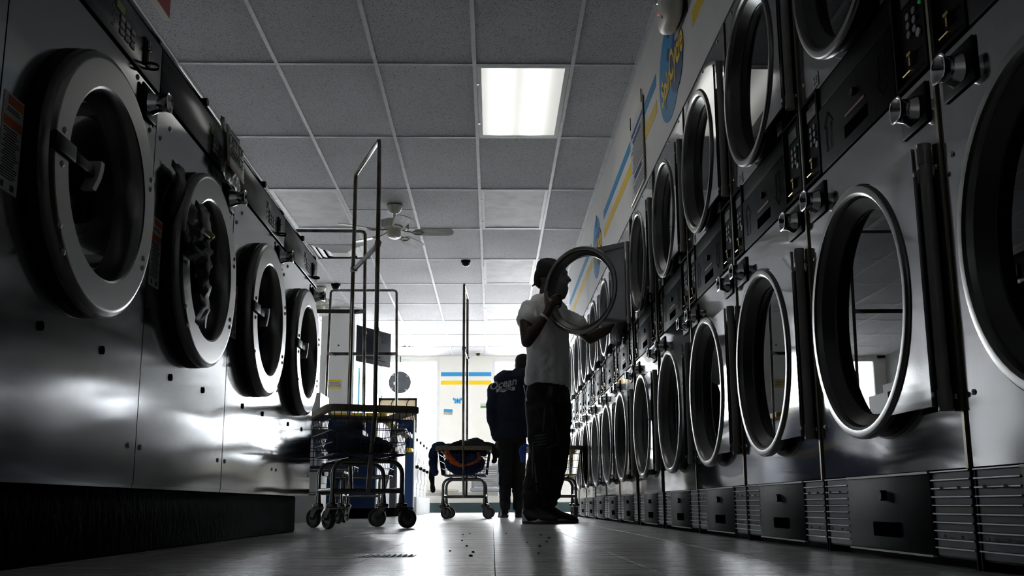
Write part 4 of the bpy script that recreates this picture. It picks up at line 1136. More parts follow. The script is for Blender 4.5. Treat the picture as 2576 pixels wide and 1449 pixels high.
# T-shirt
ts = MB()
loft(ts, [(tc(z, dx, dy), a, b, Ld, Fd) for z, a, b, dx, dy in ((0.945, 0.182, 0.128, -0.010, 0.0), (0.955, 0.184, 0.130, -0.010, 0.0), (1.05, 0.178, 0.124, -0.008, 0), (1.15, 0.175, 0.120, -0.004, 0), (1.25, 0.180, 0.122, 0, 0), (1.34, 0.188, 0.122, 0, 0), (1.42, 0.198, 0.116, 0.002, 0), (1.48, 0.196, 0.102, 0.002, 0), (1.525, 0.178, 0.086, 0, 0), (1.555, 0.145, 0.074, -0.004, 0.0), (1.580, 0.106, 0.068, -0.006, 0), (1.600, 0.078, 0.064, -0.008, 0))], 28)
def sleeve(a, b, f_):
    e = a+(b-a)*f_
    limb(ts, [a+Vector((0, 0, -0.018)), (a+e)/2+Vector((0, 0, -0.005)), e], [0.060, 0.067, 0.074], 18)
sleeve(shR, elR, 0.40); sleeve(shL, elL, 0.44)
ts.xf(inv)
def tee_fold(p):
    w = Vector((p.x+0.38, p.y+6.78, p.z))
    d = 0.014*noise.noise(Vector((w.x*8+w.z*6, w.y*8, w.z*5)))
    d += 0.012*abs(noise.noise(Vector((w.x*14-w.z*9, w.y*14, w.z*6+4))))
    d += 0.012*noise.noise(Vector((w.x*18+3, w.y*18, w.z*3)))*(1.0 if w.z < 1.15 else 0.5)
    d += 0.005*noise.noise(Vector((w.x*30+w.z*20, w.y*30, w.z*12)))
    return d-0.002
remesh(ts, 'tee_shirt', 'tee', man, 0.008, 4, tee_fold)
# jeans, stacked at the ankles
jn = MB()
loft(jn, [(tc(z, dx, 0.005), a, b, Ld, Fd) for z, a, b, dx in ((0.82, 0.165, 0.125, -0.006), (0.87, 0.172, 0.128, -0.006), (0.93, 0.168, 0.120, -0.008), (0.985, 0.160, 0.110, -0.010), (1.0, 0.158, 0.108, -0.010))], 26)
limb(jn, [hipR+Vector((0, 0, -0.02)), (hipR+knR)/2+Vector((0, -0.012, 0)), knR, (knR+anR)/2, anR+Vector((0, 0, 0.06))], [0.100, 0.098, 0.084, 0.078, 0.070], 18)
limb(jn, [hipL+Vector((0, 0, -0.02)), (hipL+knL)/2+Vector((0.006, 0, 0)), knL, (knL+anL)/2, anL+Vector((0, 0, 0.06))], [0.100, 0.098, 0.084, 0.078, 0.070], 18)
jn.xf(inv)
def jfold(p):
    low = max(0.0, (0.42-p.z)/0.3)
    d = 0.010*noise.noise(Vector((p.x*9, p.y*9, p.z*9)))+0.006*math.sin(p.z*70+4*noise.noise(p*9))*min(1, low*1.3+0.12)
    return d
jo = remesh(jn, 'jeans', 'jeans', man, 0.009, 3, jfold)
M['fray'] = pm('pale_denim_fray', (0.10, 0.10, 0.105), 0.9)
def drape(o, ref, lift=0.002, d=Vector((0, 1, 0))):
    from mathutils.bvhtree import BVHTree
    bvh = BVHTree.FromPolygons([v.co.copy() for v in ref.data.vertices], [tuple(p.vertices) for p in ref.data.polygons])
    for v in o.data.vertices:
        h_ = bvh.ray_cast(v.co-d*2.0, d)
        if h_[0] is not None: v.co = h_[0]-d*lift
for (x, z, w, h_, sl) in ((0.02, 0.895, 0.018, 0.035, 0.2), (-0.03, 0.70, 0.006, 0.09, 0.3), (0.06, 0.66, 0.006, 0.10, -0.3), (-0.06, 0.585, 0.045, 0.006, 0.1), (-0.055, 0.565, 0.045, 0.005, 0.1), (-0.06, 0.545, 0.045, 0.005, 0.12), (-0.055, 0.525, 0.040, 0.005, 0.1), (0.03, 0.52, 0.05, 0.006, 0.5), (-0.11, 0.42, 0.006, 0.12, 0.1), (-0.09, 0.30, 0.006, 0.10, -0.2), (0.0, 0.36, 0.005, 0.10, 0.15)):
    m_ = MB(); k_ = 8
    for q in range(k_+1):
        t_ = q/k_*2-1; jx = 0.004*noise.noise(Vector((x*50, z*50, q*0.9)))
        if h_ > w: m_.v += [Vector((x-w*(1-t_*t_*0.7)+jx+sl*h_*t_*0.3, -0.4, z+h_*t_)), Vector((x+w*(1-t_*t_*0.7)+jx+sl*h_*t_*0.3, -0.4, z+h_*t_))]
        else: m_.v += [Vector((x+w*t_, -0.4, z-h_*(1-t_*t_*0.7)+sl*w*t_+jx)), Vector((x+w*t_, -0.4, z+h_*(1-t_*t_*0.7)+sl*w*t_+jx))]
    m_.f += [(2*q, 2*q+1, 2*q+3, 2*q+2) for q in range(k_)]
    drape(m_.build('frayed_patch', 'fray', man, 0), jo)
ch_ = MB()
for i in range(16):
    a = i/15
    ch_.sphere((-0.165+0.02*a+0.0, -0.165, 0.925-0.10*a), 0.005, 6, 4)
ch_.build('hip_chain', 'chrome', man)
MB().lathe([(0.030, -0.008), (0.034, -0.009), (0.035, 0.0), (0.034, 0.009), (0.030, 0.008)], (0, 0, 0), 'z', 24).xf(inv @ Matrix.Translation(wrR*0.88+elR*0.12) @ (wrR-elR).normalized().to_track_quat('Z', 'Y').to_matrix().to_4x4()).build('wristband', 'white', man)
def shoe(parent, heel, d, L=0.315, lab=None, mat='shoe', sole='sole'):
    d = Vector(d).normalized(); s_ = Vector((-d.y, d.x, 0)); heel = Vector(heel)
    m = Matrix(((d.x, s_.x, 0, heel.x), (d.y, s_.y, 0, heel.y), (0, 0, 1, 0), (0, 0, 0, 1)))
    up = MB()
    loft(up, [((x*L, 0, z), w, h, Vector((0, 1, 0)), Vector((0, 0, 1))) for x, z, w, h in ((0.0, 0.055, 0.018, 0.03), (0.03, 0.062, 0.034, 0.048), (0.12, 0.072, 0.040, 0.062), (0.26, 0.075, 0.042, 0.064), (0.40, 0.062, 0.044, 0.052), (0.58, 0.048, 0.048, 0.038), (0.76, 0.040, 0.050, 0.030), (0.90, 0.034, 0.042, 0.022), (0.97, 0.030, 0.028, 0.015), (1.0, 0.028, 0.010, 0.006))], 18)
    limb(up, [(0.16*L, 0, 0.09), (0.14*L, 0, 0.15)], [0.045, 0.047], 14)
    o = remesh(up.xf(m), 'shoe', mat, parent, 0.006, 2)
    so = MB(); n = 30
    pr = [(0.0, 0.0)]
    outl = [(-0.01, 0.0), (0.0, 0.028), (0.1, 0.038), (0.3, 0.038), (0.45, 0.040), (0.62, 0.050), (0.78, 0.052), (0.92, 0.042), (1.0, 0.018), (1.015, 0.0)]
    full_ = outl+[(a, -b) for a, b in outl[-2:0:-1]]
    k = len(full_)
    zt = lambda a: 0.026-0.010*math.sin(PI*min(1, max(0, a)))+0.03*max(0, 0.2-a)
    so.add([(a*L, b*0.92, 0.0) for a, b in full_]+[(a*L, b*1.04, 0.012) for a, b in full_]+[(a*L, b*1.02, zt(a)) for a, b in full_],
           [tuple(range(k))[::-1]]+[(r_*k+i, r_*k+(i+1) % k, (r_+1)*k+(i+1) % k, (r_+1)*k+i) for r_ in (0, 1) for i in range(k)]+[tuple(2*k+i for i in range(k))])
    so.xf(m).build('sole', sole, o, 50)
    for q in (-1, 1):
        sw = MB()
        sw.add([(0.012*L, q*0.032, 0.030), (0.10*L, q*0.0425, 0.018), (0.26*L, q*0.0450, 0.020), (0.16*L, q*0.0440, 0.045), (0.03*L, q*0.038, 0.085)], [(0, 1, 2, 3, 4)])
        sw.xf(m).build('heel_trim', 'swoop', o, 0)
        sw = MB()
        sw.add([(0.30*L, q*0.0405, 0.018), (0.5*L, q*0.0465, 0.024), (0.62*L, q*0.0525, 0.034), (0.74*L, q*0.0540, 0.026), (0.95*L, q*0.0385, 0.020), (0.72*L, q*0.0545, 0.014), (0.5*L, q*0.0465, 0.014)], [(0, 1, 2, 3, 4, 5, 6)])
        sw.xf(m).build('midsole_trim', 'swoop', o, 0)
    lc = MB()
    for i in range(5):
        x = (0.32+0.055*i)*L; zz = 0.122-0.014*i
        lc.tube([(x, -0.035, zz-0.018), (x+0.004, 0, zz), (x, 0.035, zz-0.018)], 0.003, 5)
    lc.tube([(0.30*L, -0.01, 0.13), (0.36*L, -0.03, 0.15), (0.44*L, -0.035, 0.125), (0.5*L, -0.045, 0.11)], 0.0025, 5)
    lc.xf(m).build('laces', 'lace', o)
    return o
shoe(man, (0.222-0.38, 6.715-6.78, 0), (0.62, -0.78, 0), 0.31)
shoe(man, (0.285-0.38, 6.86-6.78, 0), (1, -0.10, 0), 0.305)
tag(man, 'man in white T-shirt, black cap and distressed jeans unloading a dryer', 'person')

# laundry hanging out of the opened dryer
ld = MB()
for i in range(9):
    a = random.random()
    limb(ld, [(0.97+0.03*random.random(), 6.50+0.03*i, 1.37), (0.90, 6.49+0.032*i, 1.345+0.02*random.random()), (0.868, 6.49+0.030*i, 1.30), (0.862+0.01*random.random(), 6.50+0.026*i, 1.235-0.02*random.random())], [0.03, 0.032, 0.028, 0.018], 10)
lo = remesh(ld, 'laundry_bundle', 'greycloth', None, 0.009, 3, folds(0.012))
tag(lo, 'grey laundry hanging out of the opened dryer drum', 'laundry')
# laundry behind a few closed door glasses is left dark, as the photograph shows

# ------------------------------------------------------------------ second person, seen from behind
p2 = empty('person', (0.19, 9.98, 0))
i2 = Matrix.Translation((-0.19, -9.98, 0))
X1 = Vector((1, 0, 0)); Y1 = Vector((0, 1, 0))
b2 = MB()
head(b2, (0.325, 10.05, 1.545), (0.25, 0.968, 0), 0.98, (0.255, 10.01, 1.36))
loft(b2, [((0.19+0.12*(z-0.9)*0.3, 9.99, z), a, b, X1, Y1) for z, a, b in ((0.80, 0.10, 0.08), (0.9, 0.14, 0.10), (1.1, 0.13, 0.09), (1.3, 0.16, 0.09), (1.38, 0.10, 0.06))], 18)
aL, eL, wL = Vector((0.025, 9.98, 1.29)), Vector((0.005, 9.955, 1.02)), Vector((0.055, 9.99, 0.80))
aR, eR, wR = Vector((0.355, 10.0, 1.30)), Vector((0.372, 10.12, 1.06)), Vector((0.33, 10.30, 0.99))
for a, e, w in ((aL, eL, wL), (aR, eR, wR)):
    limb(b2, [a, e, w], [0.05, 0.042, 0.028], 12)
def hand2(w, d):
    d = Vector(d).normalized(); s_ = d.cross(Vector((0, 1, 0.2))).normalized(); n_ = s_.cross(d)
    c = w+d*0.05
    limb(b2, [w, c, c+d*0.03], [0.026, 0.032, 0.03], 10)
    for k in range(4):
        b = c+d*0.03+s_*(-0.024+0.016*k)
        limb(b2, [b, b+d*0.035, b+d*0.055+n_*0.012, b+d*0.062+n_*0.03], [0.0095, 0.009, 0.0085, 0.0075], 8)
    limb(b2, [c-s_*0.02, c-s_*0.042+d*0.02, c-s_*0.045+d*0.045+n_*0.01], [0.012, 0.0105, 0.0085], 8)
hand2(wL, (0.15, 0.0, -1)); hand2(wR, (0.1, 1, -0.2))
legs = []
for (h_, k_, a_) in (((0.135, 9.98, 0.84), (0.130, 9.95, 0.46), (0.128, 9.99, 0.09)), ((0.265, 9.99, 0.84), (0.270, 9.97, 0.46), (0.262, 10.03, 0.09))):
    limb(b2, [h_, k_, a_], [0.075, 0.052, 0.036], 12); legs.append((Vector(h_), Vector(k_), Vector(a_)))
    limb(b2, [a_, (a_[0], a_[1]+0.09, 0.05)], [0.034, 0.03], 10)
remesh(b2.xf(i2), 'body', 'skin', p2, 0.0065, 3)
hr = MB()
loft(hr, [(Vector((0.325+o*0.25, 10.05+o, 1.545+h)), a, b, Vector((0.25, 0.968, 0)), Vector((-0.968, 0.25, 0))) for (h, o, a, b) in ((-0.06, -0.05, 0.05, 0.06), (-0.02, -0.035, 0.075, 0.078), (0.02, -0.022, 0.092, 0.084), (0.06, -0.012, 0.100, 0.085), (0.09, -0.010, 0.092, 0.078), (0.115, -0.01, 0.066, 0.056), (0.128, -0.01, 0.03, 0.028))], 20)
remesh(hr.xf(i2), 'hair', 'hair', p2, 0.008, 2)
hd = MB()
loft(hd, [((0.19+dx, 9.985, z), a, b, X1, Y1) for z, a, b, dx in ((0.795, 0.165, 0.125, 0.0), (0.83, 0.172, 0.130, 0.0), (0.95, 0.180, 0.135, 0), (1.1, 0.182, 0.135, 0.0), (1.22, 0.190, 0.132, 0.005), (1.31, 0.185, 0.118, 0.01), (1.37, 0.145, 0.095, 0.015), (1.41, 0.09, 0.075, 0.02))], 24)
limb(hd, [aL, aL*0.5+eL*0.5, eL, eL*0.3+wL*0.7, wL], [0.078, 0.074, 0.068, 0.058, 0.046], 16)
limb(hd, [aR, aR*0.5+eR*0.5, eR, eR*0.3+wR*0.7, wR], [0.078, 0.074, 0.068, 0.058, 0.046], 16)
limb(hd, [(0.075, 9.93, 1.395), (0.125, 9.885, 1.405), (0.20, 9.870, 1.40), (0.29, 9.885, 1.425), (0.36, 9.95, 1.44)], [0.060, 0.078, 0.084, 0.080, 0.062], 16)
limb(hd, [(0.24, 9.95, 1.40), (0.28, 9.96, 1.46)], [0.08, 0.075], 14)
limb(hd, [(0.13, 9.90, 1.33), (0.20, 9.875, 1.30), (0.27, 9.90, 1.33)], [0.045, 0.05, 0.045], 14)
hdo = remesh(hd.xf(i2), 'hoodie', 'hoodie', p2, 0.009, 4, folds(0.010, (8, 8, 11), 3.0))
pt_ = MB()
for h_, k_, a_ in legs: limb(pt_, [h_, (h_+k_)/2, k_, (k_+a_)/2, a_+Vector((0, 0, 0.02))], [0.088, 0.080, 0.068, 0.062, 0.055], 14)
loft(pt_, [((0.195, 9.985, z), a, b, X1, Y1) for z, a, b in ((0.76, 0.14, 0.10), (0.84, 0.155, 0.112), (0.93, 0.14, 0.10))], 18)
remesh(pt_.xf(i2), 'trousers', 'pants', p2, 0.009, 3, folds(0.008, (9, 9, 18), 1.0))
for (_, _, a_) in legs: shoe(p2, (a_.x-0.19, a_.y-0.06-9.98, 0), (-0.1 if a_.x < 0.2 else 0.1, 1, 0), 0.27)
# print on the back of the hoodie
M['print'] = pm('pale_screen_print', (0.55, 0.57, 0.60), 0.7)
def on_back(o, ref, lift=0.004):
    """lay a flat print on the hoodie's back surface"""
    me = o.data
    from mathutils.bvhtree import BVHTree
    bvh = BVHTree.FromPolygons([v.co.copy() for v in ref.data.vertices], [tuple(p.vertices) for p in ref.data.polygons])
    for v in me.vertices:
        hit = bvh.ray_cast(Vector((v.co.x, -1.0, v.co.z)), Vector((0, 1, 0)))
        if hit[0] is not None: v.co.y = hit[0].y-lift
tx = text('back_print', 'Ocean', 0.105, 'print', p2, face_my((-0.085, -0.2, 1.335)) @ Matrix.Rotation(R(9), 4, 'Z'), ext=0.0, shear=0.3, bold=0.002)
on_back(tx, hdo)
bn = MB(); n = 40
bn.add([(-0.150+0.19*i/n, -0.2, 1.252+0.022*i/n+0.006*math.sin(i*0.3)+dz) for dz in (0.0, 0.012, 0.024, 0.036) for i in range(n+1)], [(r_*(n+1)+i, r_*(n+1)+i+1, (r_+1)*(n+1)+i+1, (r_+1)*(n+1)+i) for r_ in range(3) for i in range(n)])
bo = bn.build('print_banner', 'print', p2, 0); on_back(bo, hdo, 0.005)
tx2 = text('banner_lettering', 'EXPRESS', 0.036, 'hoodie', p2, face_my((-0.057, -0.2, 1.281)) @ Matrix.Rotation(R(7), 4, 'Z'), ext=0.0, shear=0.2, bold=0.001)
on_back(tx2, hdo, 0.0075)
tag(p2, 'person in navy hooded sweatshirt and black trousers seen from behind', 'person')

# ------------------------------------------------------------------ clothes in the carts
def pile(name, mat, blobs, limbs_, label, loc, rz=0.0, amp=0.02, parent=None):
    mb_ = MB()
    for (c, r_, sc) in blobs: mb_.sphere(c, r_, 16, 10, sc)
    for pts, rad in limbs_: limb(mb_, pts, rad, 12)
    o = remesh(mb_, name, mat, parent, 0.012, 3, folds(amp, (11, 11, 14)))
    o.location = loc; o.rotation_euler = (0, 0, rz)
    if label: tag(o, label, 'clothes', 'clothes in the aisle cart')
    return o
cl = (-0.262, 9.50, 0)
pile('hooded_jacket', 'blackcloth', [((0.02, 0.02, 0.67), 0.17, (1.2, 1.5, 0.40)), ((0.09, 0.0, 0.69), 0.12, (1.0, 1.2, 0.62)), ((0.10, -0.05, 0.72), 0.07, (1.3, 1.2, 0.7)), ((-0.12, -0.03, 0.665), 0.10, (1.3, 1.6, 0.42)), ((0.17, 0.05, 0.64), 0.07, (0.8, 1.6, 0.6))],
     [([(0.10, -0.02, 0.68), (0.20, -0.02, 0.695), (0.275, -0.02, 0.665), (0.292, -0.02, 0.61), (0.282, -0.02, 0.55)], [0.045, 0.040, 0.034, 0.034, 0.030]), ([(-0.17, -0.2, 0.67), (-0.10, -0.22, 0.695), (-0.02, -0.2, 0.70)], [0.02, 0.026, 0.022])], 'black jacket heaped on the aisle cart, sleeve over its rim', cl, amp=0.026)
pile('navy_sweater', 'navy', [((-0.08, -0.10, 0.52), 0.12, (0.92, 1.5, 0.80)), ((0.08, -0.08, 0.52), 0.12, (0.92, 1.6, 0.80)), ((0.0, 0.05, 0.50), 0.15, (1.2, 1.5, 0.62)), ((0.0, -0.15, 0.47), 0.12, (1.5, 1.1, 0.45))],
     [([(-0.14, -0.04, 0.60), (-0.20, -0.04, 0.680), (-0.268, -0.04, 0.692), (-0.302, -0.04, 0.63), (-0.305, -0.04, 0.52), (-0.290, -0.05, 0.43)], [0.04, 0.036, 0.034, 0.044, 0.044, 0.036])], 'navy sweater in the aisle cart with a sleeve over its rim', cl, amp=0.016)
pile('black_trouser_leg', 'blackcloth', [], [([(-0.20, 0.10, 0.67), (-0.275, 0.10, 0.685), (-0.318, 0.10, 0.60), (-0.325, 0.10, 0.42), (-0.315, 0.10, 0.27)], [0.03, 0.032, 0.034, 0.03, 0.024])], 'black trouser leg dangling down the side of the aisle cart', cl, amp=0.008)
pile('orange_shirt', 'orangecloth', [], [([(-0.165, -0.296, 0.615), (-0.13, -0.296, 0.555), (-0.07, -0.294, 0.505), (0.0, -0.292, 0.49), (0.08, -0.294, 0.515), (0.14, -0.296, 0.555), (0.13, -0.298, 0.60)], [0.03, 0.032, 0.024, 0.016, 0.016, 0.02, 0.014])], 'orange shirt pressed against the wires of the aisle cart', cl, amp=0.006)
bgp = pile('dark_laundry_bag', 'blackcloth', [((-0.06, 0.02, 0.475), 0.13, (1.0, 1.9, 0.55)), ((-0.10, 0.05, 0.52), 0.08, (1.0, 1.6, 0.9)), ((0.05, -0.10, 0.455), 0.10, (1.2, 1.5, 0.5)), ((0.0, 0.17, 0.46), 0.10, (1.4, 1.0, 0.5)), ((-0.05, -0.04, 0.56), 0.05, (1.2, 1.2, 0.8))], [], None, (-0.765, 5.70, 0), R(20), 0.022)
tag(bgp, 'dark bag of laundry lying in the cart beside the end washer', 'bag')
bl = pile('blue_cloth', 'brightblue', [((0.30, 9.50, 0.66), 0.035, (1.2, 1.4, 0.8))], [([(0.345, 9.50, 0.69), (0.305, 9.49, 0.685), (0.292, 9.48, 0.62), (0.290, 9.48, 0.54)], [0.02, 0.028, 0.034, 0.022])], None, (0.0, 0.0, 0), 0, 0.008)
tag(bl, 'bright blue cloth hanging on the yellow lined cart', 'cloth')

# ------------------------------------------------------------------ blue tables, far washers, column, screens
def folding_table(loc, sx, sy, top, label, panel='bluepanel', edge='yellow', toe=True):
    t = empty('folding_table', loc)
    MB().box((-sx, 0.0, 0.10), (0.0, sy, top-0.05)).build('cabinet', panel, t, 0)
    MB().box((-sx+0.05, 0.05, 0.0), (-0.04, sy-0.05, 0.10)).build('toe_kick', 'dark', t, 0)
    pts = [(-sx-0.03, -0.04), (0.03, -0.04)]+[(0.03+0.06*math.sin(a), 0.02-0.06*math.cos(a)) for a in [PI/2*i/5 for i in range(1, 6)]]+[(0.09, sy), (-sx-0.03, sy)]
    MB().prism(pts, 'z', top-0.048, top-0.004).build('edge_band', edge, t, 40)
    MB().prism([(a*0.995, b+0.002) for a, b in pts], 'z', top-0.006, top).build('table_top', 'white', t, 0)
    MB().box((-0.012, -0.006, 0.10), (0.003, 0.004, top-0.05)).build('corner_trim', 'frame_white', t, 0)
    tag(t, label, 'table')
    return t
folding_table((-1.15, 9.82, 0), 0.85, 1.25, 1.04, 'blue folding table with yellow edge behind the parked carts')
folding_table((-1.09, 11.30, 0), 0.60, 1.0, 1.0, 'speckled grey folding table between the two blue panels', 'greylam', 'tan')
ep = empty('washer_island_panel', (-1.045, 13.06, 0))
MB().box((-0.75, 0.0, 0.0), (0.0, 0.04, 1.25), 0.004).build('end_board', 'bluepanel', ep)
MB().box((-0.75, -0.006, 0.0), (0.0, 0.0, 0.10)).build('kick_board', 'dark', ep, 0)
MB().box((-0.003, -0.004, 0.10), (0.012, 0.044, 1.25)).build('corner_trim', 'frame_white', ep, 0)
sh = MB().box((-0.45, -0.30, 0.82), (0.0, 0.0, 0.86), 0.004).build('shelf', 'yellow', ep)
tag(ep, 'blue end panel with a yellow edged shelf capping the white washers', 'panel')
def white_washer():
    t = empty('white_washer')
    MB().box((-0.70, -0.335, 0.24), (0.0, 0.335, 1.12), 0.012).build('cabinet', 'appliance', t)
    MB().box((0.0, -0.33, 0.98), (0.006, 0.33, 1.11)).build('control_panel', 'paper', t, 0)
    d = MB().ring([(0.15, 0.0), (0.225, 0.004), (0.232, 0.03), (0.22, 0.045), (0.165, 0.05), (0.15, 0.03)], (0, 0, 0.66), 'x', 36).build('door', 'chrome', t, 40)
    MB().lathe([(0.155, 0.03), (0.10, 0.0), (0.001, -0.01)], (0, 0, 0.66), 'x', 28).build('door_glass', 'glossblack', d, 60)
    MB().box((0.04, -0.25, 0.61), (0.075, -0.185, 0.655), 0.006).build('handle', 'black', d)
    MB().box((0.004, 0.16, 1.0), (0.03, 0.20, 1.04), 0.004).build('knob', 'black', t)
    MB().box((0.0, -0.338, 0.24), (0.004, -0.333, 1.12)).build('side_seam', 'outline', t, 0)
    for y in (-0.28, 0.28): MB().sphere((0.001, y, 0.36), 0.008, 6, 4).build('screw', 'postm', t)
    return t
w0 = white_washer()
for i in range(4):
    o = w0 if i == 0 else copy_tree(w0)
    o.location = (-1.06, 13.45+0.68*i, 0)
    tag(o, 'white front-load washer on the concrete base, '+['touching the blue panel', 'second from the blue panel', 'third from the blue panel', 'closest to the windows'][i], 'washer', 'white washers on the concrete base')
tag(MB().box((-1.80, 13.11, 0), (-1.0, 15.85, 0.238), 0.01).build('concrete_base', 'concrete'), 'grey concrete base under the white washers', 'base')
# column with sign and access hatch
cn = MB().box((-2.34, 13.2, 0.0), (-1.885, 13.66, ZC))
cn = struct(cn.build('wall_column', 'white', smooth=0))
hs = MB()
for (a, b) in (((-2.22, 13.193, 1.10), (-2.00, 13.196, 1.55)),): hs.box(a, (b[0], 13.2, b[2]))
hs.build('access_hatch', 'white', cn, 0)
MB().disc(0.012, (-2.10, 13.197, 2.28), 'y', 0.006, 14).build('plug_hole', 'ink', cn)
sg = empty('station_sign', (-2.135, 13.197, 1.69))
MB().box((-0.09, -0.003, 0.0), (0.09, 0.002, 0.115)).build('sign_sheet', 'paper', sg, 0)
MB().box((-0.09, -0.0045, 0.0), (0.09, -0.003, 0.024)).box((-0.09, -0.0045, 0.092), (0.09, -0.003, 0.115)).build('yellow_band', 'yellow', sg, 0)
text('sign_lettering', 'DOUBLE', 0.03, 'ink', sg, face_my((0.0, -0.004, 0.074)))
text('sign_lettering', 'STATION #2', 0.026, 'ink', sg, face_my((0.0, -0.004, 0.043)))
tag(sg, 'white sign with yellow bands reading double station on the column', 'sign')
def tv(loc, rz, label):
    t = empty('television', loc, rz)
    MB().box((-0.42, 0.0, 0.0), (0.42, 0.045, 0.50), 0.006).build('casing', 'tv', t)
    MB().box((-0.25, -0.045, 0.06), (0.25, 0.0, 0.34), 0.012).build('rear_housing', 'tv', t)
    MB().box((-0.40, 0.045, 0.02), (0.40, 0.048, 0.48)).build('screen', 'dim', t, 0)
    MB().box((-0.30, -0.010, 0.40), (-0.20, 0.0, 0.44)).build('port_block', 'outline', t, 0)
    MB().box((-0.06, -0.075, 0.10), (0.06, -0.045, 0.40)).build('wall_bracket', 'black', t, 0)
    MB().tube([(0.0, -0.06, 0.38), (0.02, -0.06, 0.46), (0, -0.05, 0.55), (-0.05, -0.04, ZC-loc[2])], 0.012, 8).build('ceiling_mount', 'black', t)
    tag(t, label, 'television')
tv((-1.68, 13.75, 2.10), R(62), 'black television hung beside the window side of the column')
tv((-2.62, 13.75, 2.10), R(118), 'black television hung on the far side of the column')
# far wall items
mr = empty('convex_mirror', (-1.68, YB-0.06, 2.325))
MB().lathe([(0.001, 0.06), (0.12, 0.045), (0.19, 0.01), (0.203, 0.0), (0.200, -0.008), (0.10, -0.02), (0.001, -0.024)], (0, 0, 0), 'y', 44).build('mirror_shell', 'mirrorback', mr, 60)
MB().box((-0.11, -0.026, -0.045), (-0.06, -0.018, 0.005)).build('sticker', 'paper', mr, 0)
for a in (0.7, 2.3, 3.8, 5.4):
    MB().box((0.178*math.cos(a)-0.018, -0.014, 0.178*math.sin(a)-0.010), (0.178*math.cos(a)+0.018, -0.004, 0.178*math.sin(a)+0.010)).build('rim_clip', 'seatt', mr, 0)
MB().tube([(0, 0.03, 0.15), (0, 0.045, 0.30), (0, 0.05, ZC-2.33)], 0.008, 6).build('mirror_arm', 'black', mr)
tag(mr, 'round convex mirror with charcoal back in front of the window', 'mirror')
bo = empty('notice_frame', (-1.475, 15.2, 1.142))
f = MB(); f.box((-0.30, 0, 0.0), (0.30, 0.05, 0.03)); f.box((-0.30, 0, 0.60), (0.30, 0.05, 0.635)); f.box((-0.30, 0, 0.0), (-0.275, 0.05, 0.63)); f.box((0.275, 0, 0.0), (0.30, 0.05, 0.63))
f.build('frame', 'black', bo, 0)
MB().box((-0.275, 0.02, 0.03), (0.275, 0.04, 0.60)).build('board', 'beige', bo, 0)
MB().prism([((0.05 if i % 2 else 0.02)*math.cos(2*PI*i/10)+0.05, (0.05 if i % 2 else 0.02)*math.sin(2*PI*i/10)+0.46) for i in range(10)], 'y', 0.016, 0.021).build('red_star', 'redsign', bo, 0)
for x in (-0.24, -0.05, 0.19): MB().tube([(x, -0.004, 0.68), (x-0.02, -0.008, 0.60), (x-0.05, -0.006, 0.54), (x-0.045, -0.006, 0.48)], 0.007, 6).build('draped_cable', 'black', bo)
MB().box((-0.04, 0.0, -0.02), (0.04, 0.05, 0.0)).build('foot', 'black', bo, 0)
tag(bo, 'black framed beige board with draped cables above the white washers', 'board')
MB_post = MB().box((-2.37, 16.95, 0.0), (-2.31, 17.01, 2.5)); 
tag(MB_post.build('teal_post', 'tealp', smooth=0), 'thin teal post standing in front of the windows', 'post')
# white rounded machine beyond the washers
wm = empty('soap_machine', (-1.365, 7.95, 0))
bm = bmesh.new(); bmesh.ops.create_cube(bm, size=1)
for v in bm.verts: v.co = Vector((v.co.x*0.42-0.21-0.0, v.co.y*0.4, 0.55+v.co.z*1.10))
bmesh.ops.bevel(bm, geom=[e for e in bm.edges if all(v.co.z > 0.9 for v in e.verts)], offset=0.09, segments=5, affect='EDGES')
MB().bm(bm).build('cabinet', 'appliance', wm, 40)
MB().box((0.0, -0.15, 0.3), (0.012, 0.15, 0.85), 0.004).build('front_panel', 'paper', wm)
MB().box((0.012, -0.10, 0.36), (0.03, 0.10, 0.46), 0.004).build('delivery_slot', 'black', wm)
tag(wm, 'white rounded vending machine just past the end washer', 'machine')
# posters on the back pier
def poster(x, z, w, h, rot, mats, label):
    t = empty('picture', (x, YB-0.022, z)); t.rotation_euler = (0, R(rot), 0)
    MB().box((-w/2, -0.003, -h/2), (w/2, 0.0, h/2)).build('sheet', mats[0], t, 0)
    MB().box((-w/2, -0.004, -h/2), (w/2, -0.003, -h*0.05)).build('ground_print', mats[1], t, 0)
    tag(t, label, 'picture')
poster(-0.80, 1.79, 0.16, 0.10, 3, ('blue', 'seatt'), 'small beach picture stuck on the striped pier')
poster(-0.135, 1.90, 0.16, 0.085, 0, ('paper', 'green'), 'small green landscape picture on the striped pier')
bf = empty('butterfly_ornament', (-0.63, YB-0.025, 1.99))
for q in (-1, 1):
    MB().prism([(0, 0.0), (q*0.03, 0.035), (q*0.08, 0.06), (q*0.085, 0.02), (q*0.05, -0.005), (q*0.06, -0.04), (q*0.03, -0.05)], 'y', -0.006, -0.002).build('wing', 'blue', bf, 0)
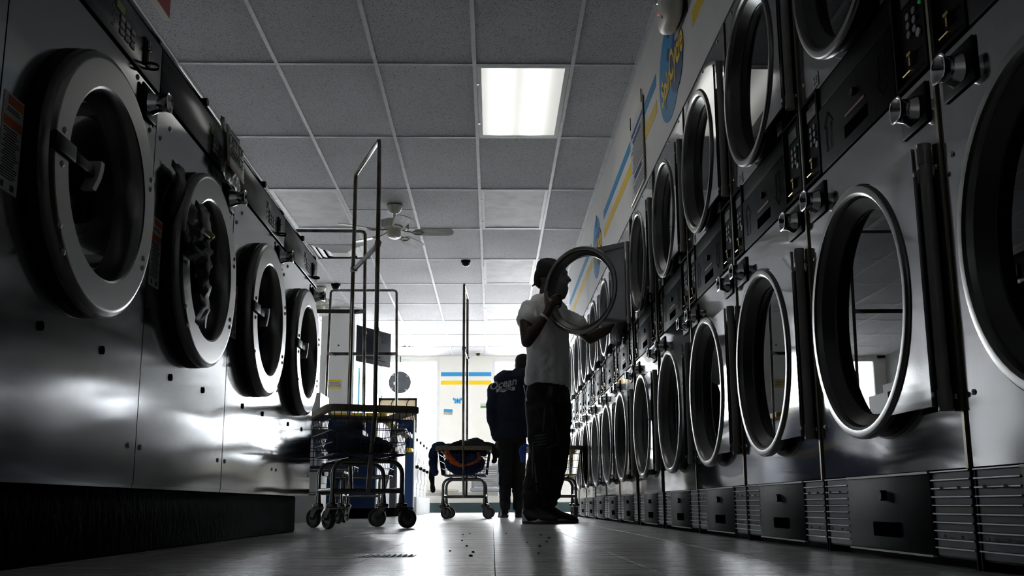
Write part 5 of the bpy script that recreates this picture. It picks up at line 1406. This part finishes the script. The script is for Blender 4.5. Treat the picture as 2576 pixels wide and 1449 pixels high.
MB().tube([(0, -0.006, -0.045), (0, -0.006, 0.045)], 0.006, 6).build('body', 'ink', bf)
tag(bf, 'blue butterfly ornament on the striped pier', 'ornament')
# bench under the window
bh = empty('seat_beam', (-0.7, YB-0.42, 0))
MB().box((-1.2, -0.03, 0.29), (0.80, 0.03, 0.345)).build('beam', 'postm', bh, 0)
for x in (-1.0, 0.6): MB().box((x-0.03, -0.2, 0.0), (x+0.03, 0.2, 0.03)).box((x-0.02, -0.02, 0.03), (x+0.02, 0.02, 0.29)).build('beam_leg', 'postm', bh, 0)
s1 = MB().box((0.32, -0.26, 0.355), (0.84, 0.22, 0.42), 0.025).build('seat', 'seatg', bh)
bk = MB()
for k in range(9): bk.box((0.37, 0.20+0.006*k, 0.45+k*0.036), (0.79, 0.215+0.006*k, 0.475+k*0.036))
bk.box((0.33, 0.19, 0.40), (0.375, 0.27, 0.80)).box((0.785, 0.19, 0.40), (0.83, 0.27, 0.80)).box((0.33, 0.24, 0.76), (0.83, 0.28, 0.81))
bk.build('backrest', 'seatg', bh, 0)
MB().box((-0.42, -0.26, 0.355), (0.10, 0.22, 0.395), 0.01).build('side_table', 'seatt', bh)
tag(bh, 'grey waiting seat and tan side table on a steel beam under the window', 'seat')

# small things on the floor
gp = empty('floor_grate', (-0.262, 2.52, 0.0))
MB().box((-0.068, -0.05, 0.0), (0.068, 0.05, 0.0012)).build('grate_plate', 'white', gp, 0)
for k in range(9):
    MB().tube([(-0.056+0.014*k, -0.044, 0.0015), (-0.052+0.014*k, 0.0, 0.004), (-0.056+0.014*k, 0.044, 0.0015)], 0.0022, 6).build('rib', 'white', gp)
tag(gp, 'small pale ribbed plate lying on the floor tiles', 'floor plate')
cr = MB()
for k in range(14):
    cr.sphere((-0.16+0.40*random.random(), 2.4+2.2*random.random(), 0.002), 0.0028+0.002*random.random(), 6, 4, (1.2, 1, 0.7))
tag(cr.build('floor_crumbs', 'ink'), 'dark crumbs scattered over the aisle floor', 'debris', kind='stuff')
